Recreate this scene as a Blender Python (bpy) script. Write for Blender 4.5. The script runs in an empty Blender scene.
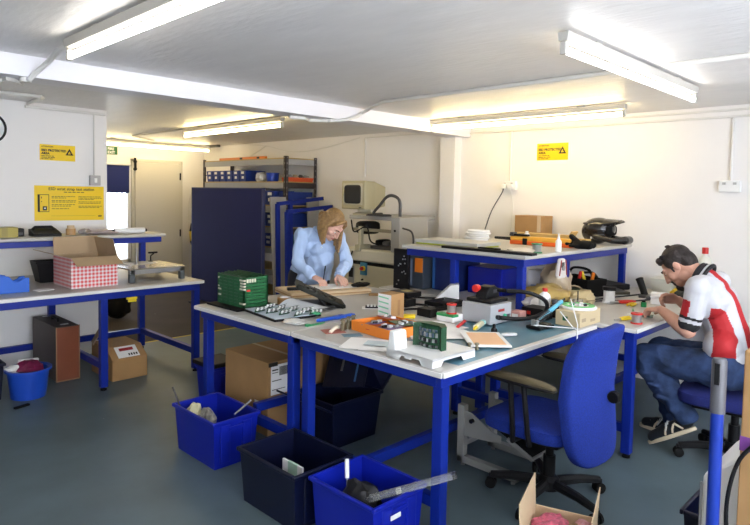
import bpy, bmesh, math, random
from mathutils import Vector, Matrix, Euler
random.seed(7)
SC = bpy.context.scene
COL = SC.collection
V = Vector
PI = math.pi

# ------------------------------------------------------------------ materials
def nt(m):
    m.use_nodes = True
    return m.node_tree.nodes, m.node_tree.links

MATS = {}
def mat(name, col, rough=.5, metal=0, var=0., vscale=8., bump=0., bscale=60., emis=None, estr=0., trans=0., ior=1.45, coat=0., spec=.5, alpha=1.):
    if name in MATS: return MATS[name]
    m = bpy.data.materials.new(name); N, L = nt(m)
    b = N['Principled BSDF']
    b.inputs['Base Color'].default_value = (*col, 1)
    b.inputs['Roughness'].default_value = rough
    b.inputs['Metallic'].default_value = metal
    b.inputs['IOR'].default_value = ior
    b.inputs['Transmission Weight'].default_value = trans
    b.inputs['Coat Weight'].default_value = coat
    b.inputs['Specular IOR Level'].default_value = spec
    b.inputs['Alpha'].default_value = alpha
    tc = N.new('ShaderNodeTexCoord')
    if var > 0:
        n = N.new('ShaderNodeTexNoise'); n.inputs['Scale'].default_value = vscale; n.inputs['Detail'].default_value = 4
        L.new(tc.outputs['Object'], n.inputs['Vector'])
        r = N.new('ShaderNodeMapRange'); r.inputs['From Min'].default_value = .3; r.inputs['From Max'].default_value = .7
        r.inputs['To Min'].default_value = 1 - var; r.inputs['To Max'].default_value = 1 + var * .6
        L.new(n.outputs['Fac'], r.inputs['Value'])
        h = N.new('ShaderNodeHueSaturation'); h.inputs['Color'].default_value = (*col, 1)
        L.new(r.outputs['Result'], h.inputs['Value']); L.new(h.outputs['Color'], b.inputs['Base Color'])
    if bump > 0:
        n2 = N.new('ShaderNodeTexNoise'); n2.inputs['Scale'].default_value = bscale; n2.inputs['Detail'].default_value = 5
        L.new(tc.outputs['Object'], n2.inputs['Vector'])
        bp = N.new('ShaderNodeBump'); bp.inputs['Strength'].default_value = bump; bp.inputs['Distance'].default_value = .01
        L.new(n2.outputs['Fac'], bp.inputs['Height']); L.new(bp.outputs['Normal'], b.inputs['Normal'])
    if emis:
        b.inputs['Emission Color'].default_value = (*emis, 1); b.inputs['Emission Strength'].default_value = estr
    MATS[name] = m
    return m

def gingham(name, c1, c2, cell):
    m = bpy.data.materials.new(name); N, L = nt(m); b = N['Principled BSDF']; b.inputs['Roughness'].default_value = .5
    tc = N.new('ShaderNodeTexCoord'); sp = N.new('ShaderNodeSeparateXYZ'); L.new(tc.outputs['Object'], sp.inputs[0])
    def st(sock):
        a = N.new('ShaderNodeMath'); a.operation = 'MULTIPLY'; a.inputs[1].default_value = 1 / cell; L.new(sock, a.inputs[0])
        f = N.new('ShaderNodeMath'); f.operation = 'FRACT'; L.new(a.outputs[0], f.inputs[0])
        g = N.new('ShaderNodeMath'); g.operation = 'GREATER_THAN'; g.inputs[1].default_value = .45; L.new(f.outputs[0], g.inputs[0])
        return g.outputs[0]
    xy = N.new('ShaderNodeMath'); xy.operation = 'ADD'; L.new(sp.outputs['X'], xy.inputs[0]); L.new(sp.outputs['Y'], xy.inputs[1])
    ad = N.new('ShaderNodeMath'); ad.operation = 'ADD'; L.new(st(xy.outputs[0]), ad.inputs[0]); L.new(st(sp.outputs['Z']), ad.inputs[1])
    hv = N.new('ShaderNodeMath'); hv.operation = 'MULTIPLY'; hv.inputs[1].default_value = .5; L.new(ad.outputs[0], hv.inputs[0])
    cr = N.new('ShaderNodeValToRGB'); cr.color_ramp.interpolation = 'LINEAR'
    cr.color_ramp.elements[0].color = (*c1, 1); cr.color_ramp.elements[1].color = (*c2, 1)
    L.new(hv.outputs[0], cr.inputs[0]); L.new(cr.outputs[0], b.inputs['Base Color'])
    MATS[name] = m; return m

def streaky(name, c, rough, bump, stretch=(1, 8, 1), amount=.12):
    """painted plaster with brush streaks"""
    m = bpy.data.materials.new(name); N, L = nt(m); b = N['Principled BSDF']
    tc = N.new('ShaderNodeTexCoord'); mp = N.new('ShaderNodeMapping'); mp.inputs['Scale'].default_value = stretch
    L.new(tc.outputs['Object'], mp.inputs[0])
    n = N.new('ShaderNodeTexNoise'); n.inputs['Scale'].default_value = 2.2; n.inputs['Detail'].default_value = 8; n.inputs['Roughness'].default_value = .65
    L.new(mp.outputs[0], n.inputs['Vector'])
    r = N.new('ShaderNodeMapRange'); r.inputs['From Min'].default_value = .3; r.inputs['From Max'].default_value = .7
    r.inputs['To Min'].default_value = 1 - amount; r.inputs['To Max'].default_value = 1
    L.new(n.outputs['Fac'], r.inputs['Value'])
    h = N.new('ShaderNodeHueSaturation'); h.inputs['Color'].default_value = (*c, 1); L.new(r.outputs[0], h.inputs['Value']); L.new(h.outputs[0], b.inputs['Base Color'])
    rr = N.new('ShaderNodeMapRange'); rr.inputs['To Min'].default_value = rough - .12; rr.inputs['To Max'].default_value = rough + .15
    L.new(n.outputs['Fac'], rr.inputs['Value']); L.new(rr.outputs[0], b.inputs['Roughness'])
    n2 = N.new('ShaderNodeTexNoise'); n2.inputs['Scale'].default_value = 9; n2.inputs['Detail'].default_value = 6
    L.new(mp.outputs[0], n2.inputs['Vector'])
    bp = N.new('ShaderNodeBump'); bp.inputs['Strength'].default_value = bump; bp.inputs['Distance'].default_value = .02
    L.new(n2.outputs['Fac'], bp.inputs['Height']); L.new(bp.outputs[0], b.inputs['Normal'])
    MATS[name] = m; return m

# ------------------------------------------------------------------ mesh builder
class MB:
    def __init__(s): s.v = []; s.f = []; s.mi = []
    def add(s, vs, fs, mi=0):
        o = len(s.v); s.v += [V(p) for p in vs]
        for f in fs: s.f.append([i + o for i in f]); s.mi.append(mi)
        return s
    def box(s, x0, x1, y0, y1, z0, z1, mi=0, M=None):
        vs = [V(p) for p in ((x0,y0,z0),(x1,y0,z0),(x1,y1,z0),(x0,y1,z0),(x0,y0,z1),(x1,y0,z1),(x1,y1,z1),(x0,y1,z1))]
        if M: vs = [M @ p for p in vs]
        return s.add(vs, [(0,3,2,1),(4,5,6,7),(0,1,5,4),(1,2,6,5),(2,3,7,6),(3,0,4,7)], mi)
    def cbox(s, c, d, mi=0, M=None):
        return s.box(c[0]-d[0]/2, c[0]+d[0]/2, c[1]-d[1]/2, c[1]+d[1]/2, c[2]-d[2]/2, c[2]+d[2]/2, mi, M)
    def lathe(s, prof, n=20, c=(0,0,0), axis='Z', mi=0, M=None, caps=True):
        """prof: list of (r, z)"""
        vs = []
        for r, z in prof:
            for k in range(n):
                a = 2*PI*k/n
                p = V((r*math.cos(a), r*math.sin(a), z))
                if axis == 'X': p = V((p.z, p.x, p.y))
                if axis == 'Y': p = V((p.x, p.z, -p.y)) if False else V((p.y, p.z, p.x))
                p = p + V(c)
                if M: p = M @ p
                vs.append(p)
        fs = []
        for i in range(len(prof)-1):
            for k in range(n):
                k2 = (k+1) % n
                fs.append((i*n+k, i*n+k2, (i+1)*n+k2, (i+1)*n+k))
        if caps:
            fs.append(tuple(range(n-1, -1, -1))); m = (len(prof)-1)*n; fs.append(tuple(range(m, m+n)))
        return s.add(vs, fs, mi)
    def tube(s, pts, r, n=8, mi=0, closed=False):
        pts = [V(p) for p in pts]; R = r if isinstance(r, (list, tuple)) else [r]*len(pts)
        vs = []; up = None
        for i, p in enumerate(pts):
            if closed: t = pts[(i+1) % len(pts)] - pts[i-1]
            else: t = pts[min(i+1, len(pts)-1)] - pts[max(i-1, 0)]
            if t.length < 1e-9: t = V((0,0,1))
            t.normalize()
            if up is None:
                up = V((0,0,1)) if abs(t.z) < .9 else V((1,0,0))
            u = up - t*up.dot(t)
            if u.length < 1e-6: u = t.orthogonal()
            u.normalize(); up = u; w = t.cross(u)
            for k in range(n):
                a = 2*PI*k/n + PI/n
                vs.append(p + (u*math.cos(a) + w*math.sin(a))*R[i])
        fs = []; m = len(pts)
        for i in range(m if closed else m-1):
            j = (i+1) % m
            for k in range(n):
                k2 = (k+1) % n; fs.append((i*n+k, i*n+k2, j*n+k2, j*n+k))
        if not closed:
            fs.append(tuple(range(n-1,-1,-1))); fs.append(tuple(range((m-1)*n, m*n)))
        return s.add(vs, fs, mi)
    def prism(s, poly, d0, d1, axis='Z', mi=0, M=None):
        """polygon in the two other axes, extruded d0..d1 along axis"""
        n = len(poly); vs = []
        for d in (d0, d1):
            for a, b in poly:
                p = V((a,b,d)) if axis == 'Z' else (V((d,a,b)) if axis == 'X' else V((a,d,b)))
                if M: p = M @ p
                vs.append(p)
        fs = [tuple(range(n-1,-1,-1)), tuple(range(n, 2*n))]
        for i in range(n):
            j = (i+1) % n; fs.append((i, j, n+j, n+i))
        return s.add(vs, fs, mi)
    def sup(s, c, r, e1=.5, e2=.5, n=20, m=12, mi=0, M=None):
        """superellipsoid: soft pads and cushions"""
        def sg(w, e): return math.copysign(abs(w)**e, w)
        vs = []
        for i in range(m+1):
            t = -PI/2 + PI*i/m
            for k in range(n):
                a = 2*PI*k/n
                p = V((r[0]*sg(math.cos(t),e1)*sg(math.cos(a),e2), r[1]*sg(math.cos(t),e1)*sg(math.sin(a),e2), r[2]*sg(math.sin(t),e1)))
                p = p + V(c)
                if M: p = M @ p
                vs.append(p)
        fs = []
        for i in range(m):
            for k in range(n):
                k2 = (k+1) % n; fs.append((i*n+k, i*n+k2, (i+1)*n+k2, (i+1)*n+k))
        return s.add(vs, fs, mi)
    def grid(s, fn, nu, nv, mi=0, thick=0):
        vs = [V(fn(i/nu, j/nv)) for i in range(nu+1) for j in range(nv+1)]
        fs = [(i*(nv+1)+j, (i+1)*(nv+1)+j, (i+1)*(nv+1)+j+1, i*(nv+1)+j+1) for i in range(nu) for j in range(nv)]
        return s.add(vs, fs, mi)
    def shell(s, x0, x1, y0, y1, z0, z1, tp=0., t=.004, mi=0, mi2=None, M=None):
        """open-topped tapered container with wall thickness; (x0..y1) at the top, tp = inset at the bottom"""
        mi2 = mi if mi2 is None else mi2
        def q(x0,x1,y0,y1,z): return [(x0,y0,z),(x1,y0,z),(x1,y1,z),(x0,y1,z)]
        vs = q(x0+tp,x1-tp,y0+tp,y1-tp,z0)+q(x0,x1,y0,y1,z1)+q(x0+t,x1-t,y0+t,y1-t,z1)+q(x0+tp+t,x1-tp-t,y0+tp+t,y1-tp-t,z0+t)
        vs = [V(p) for p in vs]
        if M: vs = [M @ p for p in vs]
        o = [(3,2,1,0)]; i_ = [(12,13,14,15)]
        for k in range(4):
            l = (k+1) % 4
            o.append((k,l,4+l,4+k)); o.append((4+k,4+l,8+l,8+k)); i_.append((8+k,8+l,12+l,12+k))
        s.add(vs, o, mi); n = len(s.v)-16
        for f in i_: s.f.append([a+n for a in f]); s.mi.append(mi2)
        return s
    def build(s, name, mats, parent=None, bevel=0., seg=2, smooth=False, loc=None, rot=None):
        me = bpy.data.meshes.new(name)
        me.from_pydata([tuple(p) for p in s.v], [], s.f)
        mats = mats if isinstance(mats, (list, tuple)) else [mats]
        for m in mats: me.materials.append(m)
        me.polygons.foreach_set('material_index', [min(i, len(mats)-1) for i in s.mi])
        bm = bmesh.new(); bm.from_mesh(me); bmesh.ops.recalc_face_normals(bm, faces=bm.faces[:]); bm.to_mesh(me); bm.free()
        if smooth: me.polygons.foreach_set('use_smooth', [True]*len(me.polygons))
        me.update()
        if smooth == 'auto' or (smooth and bevel == 0):
            try: me.set_sharp_from_angle(angle=math.radians(40))
            except Exception: pass
        o = bpy.data.objects.new(name, me); COL.objects.link(o)
        if parent is not None: o.parent = parent
        if loc is not None: o.location = loc
        if rot is not None: o.rotation_euler = rot
        if bevel > 0:
            b = o.modifiers.new('bevel', 'BEVEL'); b.width = bevel; b.segments = seg; b.limit_method = 'ANGLE'; b.angle_limit = math.radians(40)
        return o

def tag(o, label, cat, group=None, kind=None):
    o['label'] = label; o['category'] = cat
    if group: o['group'] = group
    if kind: o['kind'] = kind
    return o
def thing(name, label, cat, loc=(0,0,0), rz=0., group=None, rot=None):
    o = bpy.data.objects.new(name, None); COL.objects.link(o); o.empty_display_size = .05
    o.location = loc; o.rotation_euler = rot if rot else (0,0,rz)
    return tag(o, label, cat, group)
def struct(o, label=None, cat=None):
    o['kind'] = 'structure'
    if label: o['label'] = label
    if cat: o['category'] = cat
    return o
def kids(o): return [c for c in bpy.data.objects if c.parent == o]
def dup(root, loc, rz=0., label=None, group=None, rot=None, scale=None):
    r = root.copy(); COL.objects.link(r); r.location = loc; r.rotation_euler = rot if rot else (0,0,rz)
    if scale: r.scale = (scale,)*3
    if label: r['label'] = label
    if group: r['group'] = group
    for ch in kids(root):
        c = ch.copy(); COL.objects.link(c); c.parent = r
        for g in kids(ch):
            d = g.copy(); COL.objects.link(d); d.parent = c
    return r

def lettering(s, size, material, parent, loc, rot, name='lettering', align='LEFT', extrude=.0006, bold=0.):
    c = bpy.data.curves.new(name, 'FONT'); c.body = s; c.size = size; c.align_x = align; c.extrude = extrude; c.offset = bold
    c.resolution_u = 2
    t = bpy.data.objects.new(name, c); COL.objects.link(t)
    bpy.context.view_layer.update()
    dg = bpy.context.evaluated_depsgraph_get()
    me = bpy.data.meshes.new_from_object(t.evaluated_get(dg))
    bpy.data.objects.remove(t); bpy.data.curves.remove(c)
    me.name = name; me.materials.clear(); me.materials.append(material)
    o = bpy.data.objects.new(name, me); COL.objects.link(o); o.parent = parent; o.location = loc; o.rotation_euler = rot
    return o

def catmull(pts, k=6):
    pts = [V(p) for p in pts]; out = []
    P = [pts[0]*2-pts[1]] + pts + [pts[-1]*2-pts[-2]]
    for i in range(1, len(P)-2):
        a, b, c, d = P[i-1], P[i], P[i+1], P[i+2]
        for j in range(k):
            t = j/k
            out.append(.5*((2*b)+(c-a)*t+(2*a-5*b+4*c-d)*t*t+(3*b-a-3*c+d)*t**3))
    out.append(pts[-1]); return out
def wire(name, label, cat, pts, r, m, group=None, k=6, n=6):
    o = MB().tube(catmull(pts, k), r, n).build(name, m, smooth=True)
    return tag(o, label, cat, group)

# union of overlapping solids melted into one continuous skin
def blob(name, prims, vox, m, parent=None, smooth=6, off=V((0,0,0)), sfac=.5):
    mb = MB()
    for p in prims:
        if p[0] == 'cap':
            _, a, ra, b, rb = p; a = V(a)-off; b = V(b)-off
            d = (b-a); L = d.length
            if L < 1e-6: continue
            q = V((0,0,1)).rotation_difference(d.normalized()).to_matrix()
            prof = []
            for i in range(7):
                t = -PI/2 + PI/2*i/6; prof.append((max(ra*math.cos(t), 1e-4), ra*math.sin(t)))
            for i in range(7):
                t = PI/2*i/6; prof.append((max(rb*math.cos(t), 1e-4), L+rb*math.sin(t)))
            M = Matrix.Translation(a) @ q.to_4x4()
            mb.lathe(prof, 16, M=M)
        else:
            c, r = V(p[1])-off, p[2]; M = Matrix.Translation(c)
            if len(p) > 3 and p[3] is not None: M = M @ p[3].to_4x4()
            mb.sup((0,0,0), r, 1, 1, 24, 14, M=M)
    o = mb.build(name, m)
    md = o.modifiers.new('r', 'REMESH'); md.mode = 'VOXEL'; md.voxel_size = vox
    sm = o.modifiers.new('s', 'SMOOTH'); sm.iterations = smooth; sm.factor = sfac
    bpy.context.view_layer.update()
    me = bpy.data.meshes.new_from_object(o.evaluated_get(bpy.context.evaluated_depsgraph_get()))
    me.name = name
    old = o.data; o.modifiers.clear(); o.data = me; bpy.data.meshes.remove(old)
    me.materials.clear(); me.materials.append(m)
    me.polygons.foreach_set('use_smooth', [True]*len(me.polygons))
    if parent is not None: o.parent = parent
    return o
def paint(o, mats, fn):
    """give each face of a finished mesh one of several cloths, by where it lies"""
    me = o.data; me.materials.clear()
    for m in mats: me.materials.append(m)
    for p in me.polygons: p.material_index = fn(p.center, p.normal)

def folds(o, amp, freq, stretch=(1,1,1), seed=0.):
    """push a cloth surface in and out along its normals in soft creases"""
    from mathutils import noise
    me = o.data; nn = [v.normal.copy() for v in me.vertices]
    for v,n in zip(me.vertices, nn):
        c = v.co; q = V((c.x*stretch[0], c.y*stretch[1], c.z*stretch[2]))*freq + V((seed,seed*2,0))
        r = 1-abs(noise.noise(q))*2; v.co = c + n*(amp*(r-.5) + amp*.5*noise.noise(q*2.3))
    me.update()
# ------------------------------------------------------------------ palette
white_wall = streaky('wall_paint', (.86,.835,.80), .55, .06, (1,1,1), .03)
ceil_m = streaky('ceiling_paint', (.84,.82,.80), .38, .22, (3.5,1.0,1), .10)
beam_m = streaky('beam_paint', (.86,.84,.86), .5, .05, (1,1,1), .02)
blue_steel = mat('blue_steel', (.004,.020,.25), .40, .0, .08, 5, spec=.35)
navy_steel = mat('navy_steel', (.008,.016,.16), .4)
grey_top = mat('worktop_laminate', (.50,.48,.44), .40, 0, .06, 3)
rim_m = mat('worktop_edge', (.72,.70,.66), .4)
black_p = mat('black_plastic', (.008,.008,.009), .5, spec=.3)
black_r = mat('black_rubber', (.006,.006,.006), .75, spec=.25)
dark_grey = mat('dark_grey', (.06,.06,.065), .5)
mid_grey = mat('mid_grey', (.25,.25,.25), .5)
lt_grey = mat('light_grey_metal', (.31,.31,.29), .45)
cream = mat('cream_plastic', (.54,.50,.36), .45, 0, .04, 4)
white_p = mat('white_plastic', (.82,.82,.80), .4)
paper = mat('paper', (.85,.84,.81), .8)
card = mat('cardboard', (.38,.215,.085), .8, 0, .1, 6)
card_in = mat('cardboard_inside', (.47,.33,.19), .85, 0, .08, 6)
card_pale = mat('pale_cardboard', (.62,.47,.29), .8, 0, .06, 6)
steel = mat('bare_steel', (.55,.55,.55), .3, .9)
chrome = mat('chrome', (.75,.75,.75), .12, 1)
red_p = mat('red_plastic', (.62,.025,.02), .4)
yellow_p = mat('yellow_plastic', (.85,.62,.02), .45)
orange_p = mat('orange_plastic', (.85,.22,.02), .45)
green_p = mat('green_plastic', (.02,.30,.09), .45)
pcb_g = mat('green_circuit_board', (.010,.075,.028), .4, 0, .4, 90)
chip_m = mat('chip_black', (.015,.015,.018), .4)
solder_m = mat('solder_wire', (.45,.45,.44), .35, .8)
bin_blue = mat('bin_blue', (.004,.013,.30), .32, 0, .05, 4)
bin_navy = mat('bin_navy', (.002,.004,.020), .35)
bucket_blue = mat('bucket_blue', (.01,.06,.42), .4)
mat_blue = mat('antistatic_mat', (.10,.23,.30), .32, 0, .06, 10)
label_y = mat('sign_yellow', (.88,.60,.0), .4)
ink = mat('ink_black', (.02,.018,.01), .6)
white_ink = mat('ink_white', (.9,.9,.9), .6)
fabric_blue = mat('chair_fabric', (.005,.026,.26), .85, 0, .25, 160, .3, 220)
fabric_dark = mat('chair_fabric_dark', (.008,.014,.12), .9, 0, .2, 160)
arm_m = mat('armrest_pad', (.085,.066,.03), .6)
tube_white = mat('tube_glow', (1,1,1), .5, emis=(1.0,.94,.86), estr=10)
tube_warm = mat('tube_glow_warm', (1,1,1), .5, emis=(1.0,.78,.40), estr=30)
batten_m = mat('batten_white', (.50,.48,.43), .5)
conduit_m = mat('conduit_white', (.76,.74,.69), .45)
clear_m = mat('clear_plastic', (.92,.93,.92), .08, trans=.9, ior=1.2)
milky = mat('milky_plastic', (.80,.79,.70), .35, trans=.35, ior=1.2)
glass_m = mat('window_glass', (1,1,1), .0, trans=1, ior=1.01)
pink_wrap = mat('pink_bubble_wrap', (.62,.13,.20), .35, 0, .45, 60, .8, 90)
wood_red = mat('red_wood', (.20,.055,.022), .4, 0, .15, 5)
wood_dk = mat('dark_wood', (.075,.050,.040), .55, 0, .15, 5)
gold_ply = mat('plywood_edge', (.42,.29,.10), .6)
skin_m = mat('skin', (.58,.31,.22), .5, 0, .06, 25)
skin_f = mat('skin_fair', (.68,.40,.31), .5, 0, .05, 25)

# ------------------------------------------------------------------ room
XE, YL, YN, ZC, XC = 5.145, 5.645, 8.925, 2.205, 2.27
def sbox(name, x0,x1,y0,y1,z0,z1, m):
    return struct(MB().box(x0,x1,y0,y1,z0,z1).build(name, m))
def floor_mat(name, c, rough, bs):
    m = bpy.data.materials.new(name); N, L = nt(m); b = N['Principled BSDF']
    tc = N.new('ShaderNodeTexCoord'); n = N.new('ShaderNodeTexNoise'); n.inputs['Scale'].default_value = 3; n.inputs['Detail'].default_value = 8
    L.new(tc.outputs['Object'], n.inputs['Vector'])
    r = N.new('ShaderNodeMapRange'); r.inputs['From Min'].default_value = .3; r.inputs['From Max'].default_value = .7
    r.inputs['To Min'].default_value = .82; r.inputs['To Max'].default_value = 1.12; L.new(n.outputs['Fac'], r.inputs['Value'])
    n2 = N.new('ShaderNodeTexVoronoi'); n2.inputs['Scale'].default_value = 3.2; L.new(tc.outputs['Object'], n2.inputs['Vector'])
    sp = N.new('ShaderNodeMath'); sp.operation = 'LESS_THAN'; sp.inputs[1].default_value = .030; L.new(n2.outputs['Distance'], sp.inputs[0])
    h = N.new('ShaderNodeHueSaturation'); h.inputs['Color'].default_value = (*c, 1); L.new(r.outputs[0], h.inputs['Value'])
    mx = N.new('ShaderNodeMixRGB'); mx.inputs['Color2'].default_value = (.25,.26,.26,1); L.new(sp.outputs[0], mx.inputs['Fac']); L.new(h.outputs[0], mx.inputs['Color1'])
    L.new(mx.outputs[0], b.inputs['Base Color']); b.inputs['Roughness'].default_value = rough
    n3 = N.new('ShaderNodeTexNoise'); n3.inputs['Scale'].default_value = bs; L.new(tc.outputs['Object'], n3.inputs['Vector'])
    bp = N.new('ShaderNodeBump'); bp.inputs['Strength'].default_value = .08; L.new(n3.outputs['Fac'], bp.inputs['Height']); L.new(bp.outputs[0], b.inputs['Normal'])
    return m
vinyl = floor_mat('floor_vinyl', (.095,.135,.150), .42, 40)
carpet = floor_mat('floor_carpet', (.050,.038,.032), .9, 150)
sbox('floor', -2.2, XE+.1, -1.7, 5.72, -.1, 0, vinyl)
sbox('floor_extension', XC-.1, XE+.1, 5.72, YN+.1, -.1, 0, carpet)
struct(MB().box(XC+.02, XE-.01, 5.70, 5.735, 0, .0015).build('trim_1', mat('yellow_tape', (.45,.36,.03), .5)))
sbox('ceiling', -2.2, XE+.1, -1.7, YN+.1, ZC, ZC+.1, ceil_m)
sbox('wall_east', XE, XE+.1, -1.7, YN+.1, 0, ZC, white_wall)
sbox('wall_left', -2.2, XC, YL, YL+.1, 0, ZC, white_wall)
sbox('wall_side', XC-.1, XC, YL+.1, YN+.1, 0, ZC, white_wall)
# wall with the door and the glazed leaf
wx0, wx1, wz0, wz1 = 3.14, 3.93, .42, 1.89
b = MB(); b.box(XC, wx0, YN, YN+.1, 0, ZC); b.box(wx0, wx1, YN, YN+.1, 0, wz0); b.box(wx0, wx1, YN, YN+.1, wz1, ZC); b.box(wx1, XE, YN, YN+.1, 0, ZC)
struct(b.build('wall_north', white_wall))
# behind the camera: unseen wall, its wide window added for daylight fill
sx0, sx1, sz0, sz1 = -1.6, 3.6, .80, 2.05
b = MB(); b.box(-2.2, sx0, -1.8, -1.7, 0, ZC); b.box(sx1, XE+.1, -1.8, -1.7, 0, ZC); b.box(sx0, sx1, -1.8, -1.7, 0, sz0); b.box(sx0, sx1, -1.8, -1.7, sz1, ZC)
struct(b.build('wall_south', white_wall))
sbox('wall_west', -2.3, -2.2, -1.8, YL+.1, 0, ZC, white_wall)
frame_w = mat('window_frame_white', (.80,.80,.78), .4)
def window(name, x0,x1,y,z0,z1,mull):
    r = struct(thing(name, 'white framed window with a clear pane', 'window', (0,0,0)))
    f = .05; mb = MB()
    mb.box(x0,x1,y-.02,y+.05,z0,z0+f); mb.box(x0,x1,y-.02,y+.05,z1-f,z1); mb.box(x0,x0+f,y-.02,y+.05,z0,z1); mb.box(x1-f,x1,y-.02,y+.05,z0,z1)
    for x in mull: mb.box(x-.025,x+.025,y-.02,y+.05,z0,z1)
    mb.build('window_frame', frame_w, r, .004)
    MB().box(x0+f,x1-f,y+.01,y+.014,z0+f,z1-f).build('window_pane', glass_m, r)
    return r
w1 = window('window_1', wx0, wx1, YN, wz0, wz1, [])
w1['label'] = 'glazed panel of bright daylight beside the cream door'
w2 = window('window_fill', sx0, sx1, -1.76, sz0, sz1, [-.3,1.0,2.3]); w2['label'] = 'unseen wide window added for daylight fill, facing the workbenches'
d = struct(thing('door_1', 'cream flush door beside the glazed panel with blue blind', 'door', (0,0,0)))
door_m = mat('door_paint', (.62,.59,.51), .5)
MB().box(3.985,4.70,YN-.05,YN-.01,.01,1.905).build('door_leaf', door_m, d, .003)
b = MB(); b.box(3.935,3.98,YN-.035,YN,0,1.955); b.box(4.705,4.75,YN-.035,YN,0,1.955); b.box(3.935,4.75,YN-.035,YN,1.91,1.955)
b.build('door_frame', door_m, d, .004)
for z in (1.66, .78):
    MB().box(4.692,4.712,YN-.062,YN-.04,z,z+.11).build('hinge', black_p, d, .003)
b = MB(); b.box(3.965,3.99,YN-.075,YN-.05,1.78,1.97); b.box(3.955,4.0,YN-.08,YN-.05,1.90,1.93); b.box(3.955,4.0,YN-.08,YN-.05,1.79,1.82); b.lathe([(.012,0),(.012,.12)],8,(3.978,YN-.085,1.80))
b.build('door_bolt', black_p, d, .003)
# ceiling beam, pillar
sbox('beam', -2.2, XE, 3.685, 3.90, 2.092, ZC, beam_m)['label'] = 'white painted beam across the ceiling'
sbox('pillar', XE-.11, XE, 3.80, 3.985, 0, 2.092, white_wall)
sbox('trim_2', 4.95, 5.0, 8.2, YN, 2.17, 2.205, dark_grey)

# exterior ground seen through the glazing
struct(MB().box(-4,8,YN+.4,YN+9,-.12,-.05).build('ground_outside', mat('pale_paving', (.6,.6,.58), .8)))

# ------------------------------------------------------------------ blind, exit sign
o = thing('roller_blind', 'navy blue roller blind half drawn over the bright glazed panel', 'blind', (0,0,0))
b = MB(); n = 30; poly = [(3.18,1.86),(3.18,1.47)]
for i in range(n+1):
    x = 3.18+(3.90-3.18)*i/n; poly.append((x, 1.455-.012*abs(math.sin(PI*i/3))))
poly += [(3.90,1.47),(3.90,1.86)]
b.prism(poly, YN-.034, YN-.031, 'Y'); b.build('blind_cloth', mat('blind_cloth', (.012,.022,.13), .8), o)
MB().lathe([(.018,0),(.018,.74)],12,(3.17,YN-.045,1.865),'X').build('blind_roller', frame_w, o, smooth=True)
o = thing('exit_sign', 'small green and white fire exit sign above the blue blind', 'sign', (3.585,YN-.006,2.0))
MB().box(0,.155,0,.005,0,.115).build('sign_board', mat('exit_green', (.015,.12,.04), .5), o)
lettering('FIRE', .052, white_ink, o, (.012,-.001,.064), (PI/2,0,0), bold=.001); lettering('EXIT', .052, white_ink, o, (.012,-.001,.014), (PI/2,0,0), bold=.001)

# ------------------------------------------------------------------ light fittings
def batten(label, x, y, L, along, glow, loc_z=2.118):
    """along 'X' or 'Y'; (x, y) is the middle"""
    o = thing('fluorescent_light', label, 'light', (x,y,ZC), 0 if along == 'X' else PI/2, 'tube lights on the ceiling')
    h = L/2
    b = MB(); b.prism([(-.026,-.012),(.026,-.012),(.021,-.052),(-.021,-.052)], -h, h, 'X'); b.build('housing', batten_m, o, .003)
    for s in (-1,1):
        MB().box(s*h*.62-.03, s*h*.62+.03, -.012, .012, -.013, 0).build('ceiling_bracket', batten_m, o)
        e = MB(); e.box(min(s*h,s*(h-.022)), max(s*h,s*(h-.022)), -.014, .014, -.108, -.055); e.build('tube_holder', batten_m, o, .004)
    MB().lathe([(.0155,-h+.03),(.0155,h-.03)], 16, (0,0,-.088), 'X').build('tube', glow, o, smooth=True)
    return o
batten('fluorescent tube light nearest the camera above the left workbenches'.replace('left ',''), 1.07, 2.20, 1.80, 'Y', tube_white)
batten('fluorescent tube light crossing the ceiling above the seated man', 3.275, 1.27, 1.72, 'X', tube_white)
batten('fluorescent tube light along the wall above the yellow sign and helmet', 4.51, 2.77, 1.84, 'Y', tube_warm)
batten('fluorescent tube light beyond the beam above the woman', 3.46, 5.52, 1.84, 'Y', tube_warm)
batten('fluorescent tube light furthest away, above the cream door', 4.05, 8.45, 1.84, 'X', tube_warm)
# ------------------------------------------------------------------ conduits, cables, sockets
def conduit(label, pts, r=.010):
    o = MB().tube(pts, r, 8).build('conduit', conduit_m, smooth=True)
    return tag(o, label, 'conduit', 'surface conduits')
def junction(label, c, r=.03, axis='Z'):
    o = MB().lathe([(r,-.012),(r,.012)], 16, c, axis).build('junction_box', conduit_m, smooth=True)
    return tag(o, label, 'junction box', 'round conduit boxes')
zc = ZC-.014
conduit('white conduit running along the ceiling from the beam to the light above the man', [(2.95,3.83,2.080),(3.06,3.79,2.080),(3.16,3.86,2.080),(3.27,3.78,2.080),(3.32,3.70,2.080),(3.40,3.671,2.095),(3.52,3.669,2.13),(3.57,3.660,2.165),(3.50,3.47,2.19),(3.36,3.22,zc),(3.36,1.36,zc)], .014)
junction('round conduit box under the beam above the old monitor', (3.30,3.74,2.080), .026)
conduit('white conduit running along the ceiling past the light above the man', [(3.37,1.18,zc),(3.37,-.4,zc)], .014)
conduit('white conduit bent down from the nearest tube light to the beam', [(1.07,3.08,2.165),(1.09,3.30,2.18),(1.13,3.55,2.17),(1.10,3.66,2.12),(1.075,3.69,2.083),(1.065,3.74,2.080)], .015)
junction('round conduit box under the beam by the nearest tube light', (1.065,3.735,2.080))
conduit('zigzag yellowed conduit under the beam near the clock', [(1.065,3.74,2.080),(1.075,3.83,2.080),(1.095,3.89,2.080),(1.03,3.80,2.080),(.985,3.77,2.080),(.98,3.85,2.080),(.6,3.87,2.080)], .011)
conduit('conduit along the top of the wall with the yellow poster', [(1.60,YL-.014,2.165),(2.25,YL-.014,2.165)], .014)
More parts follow.
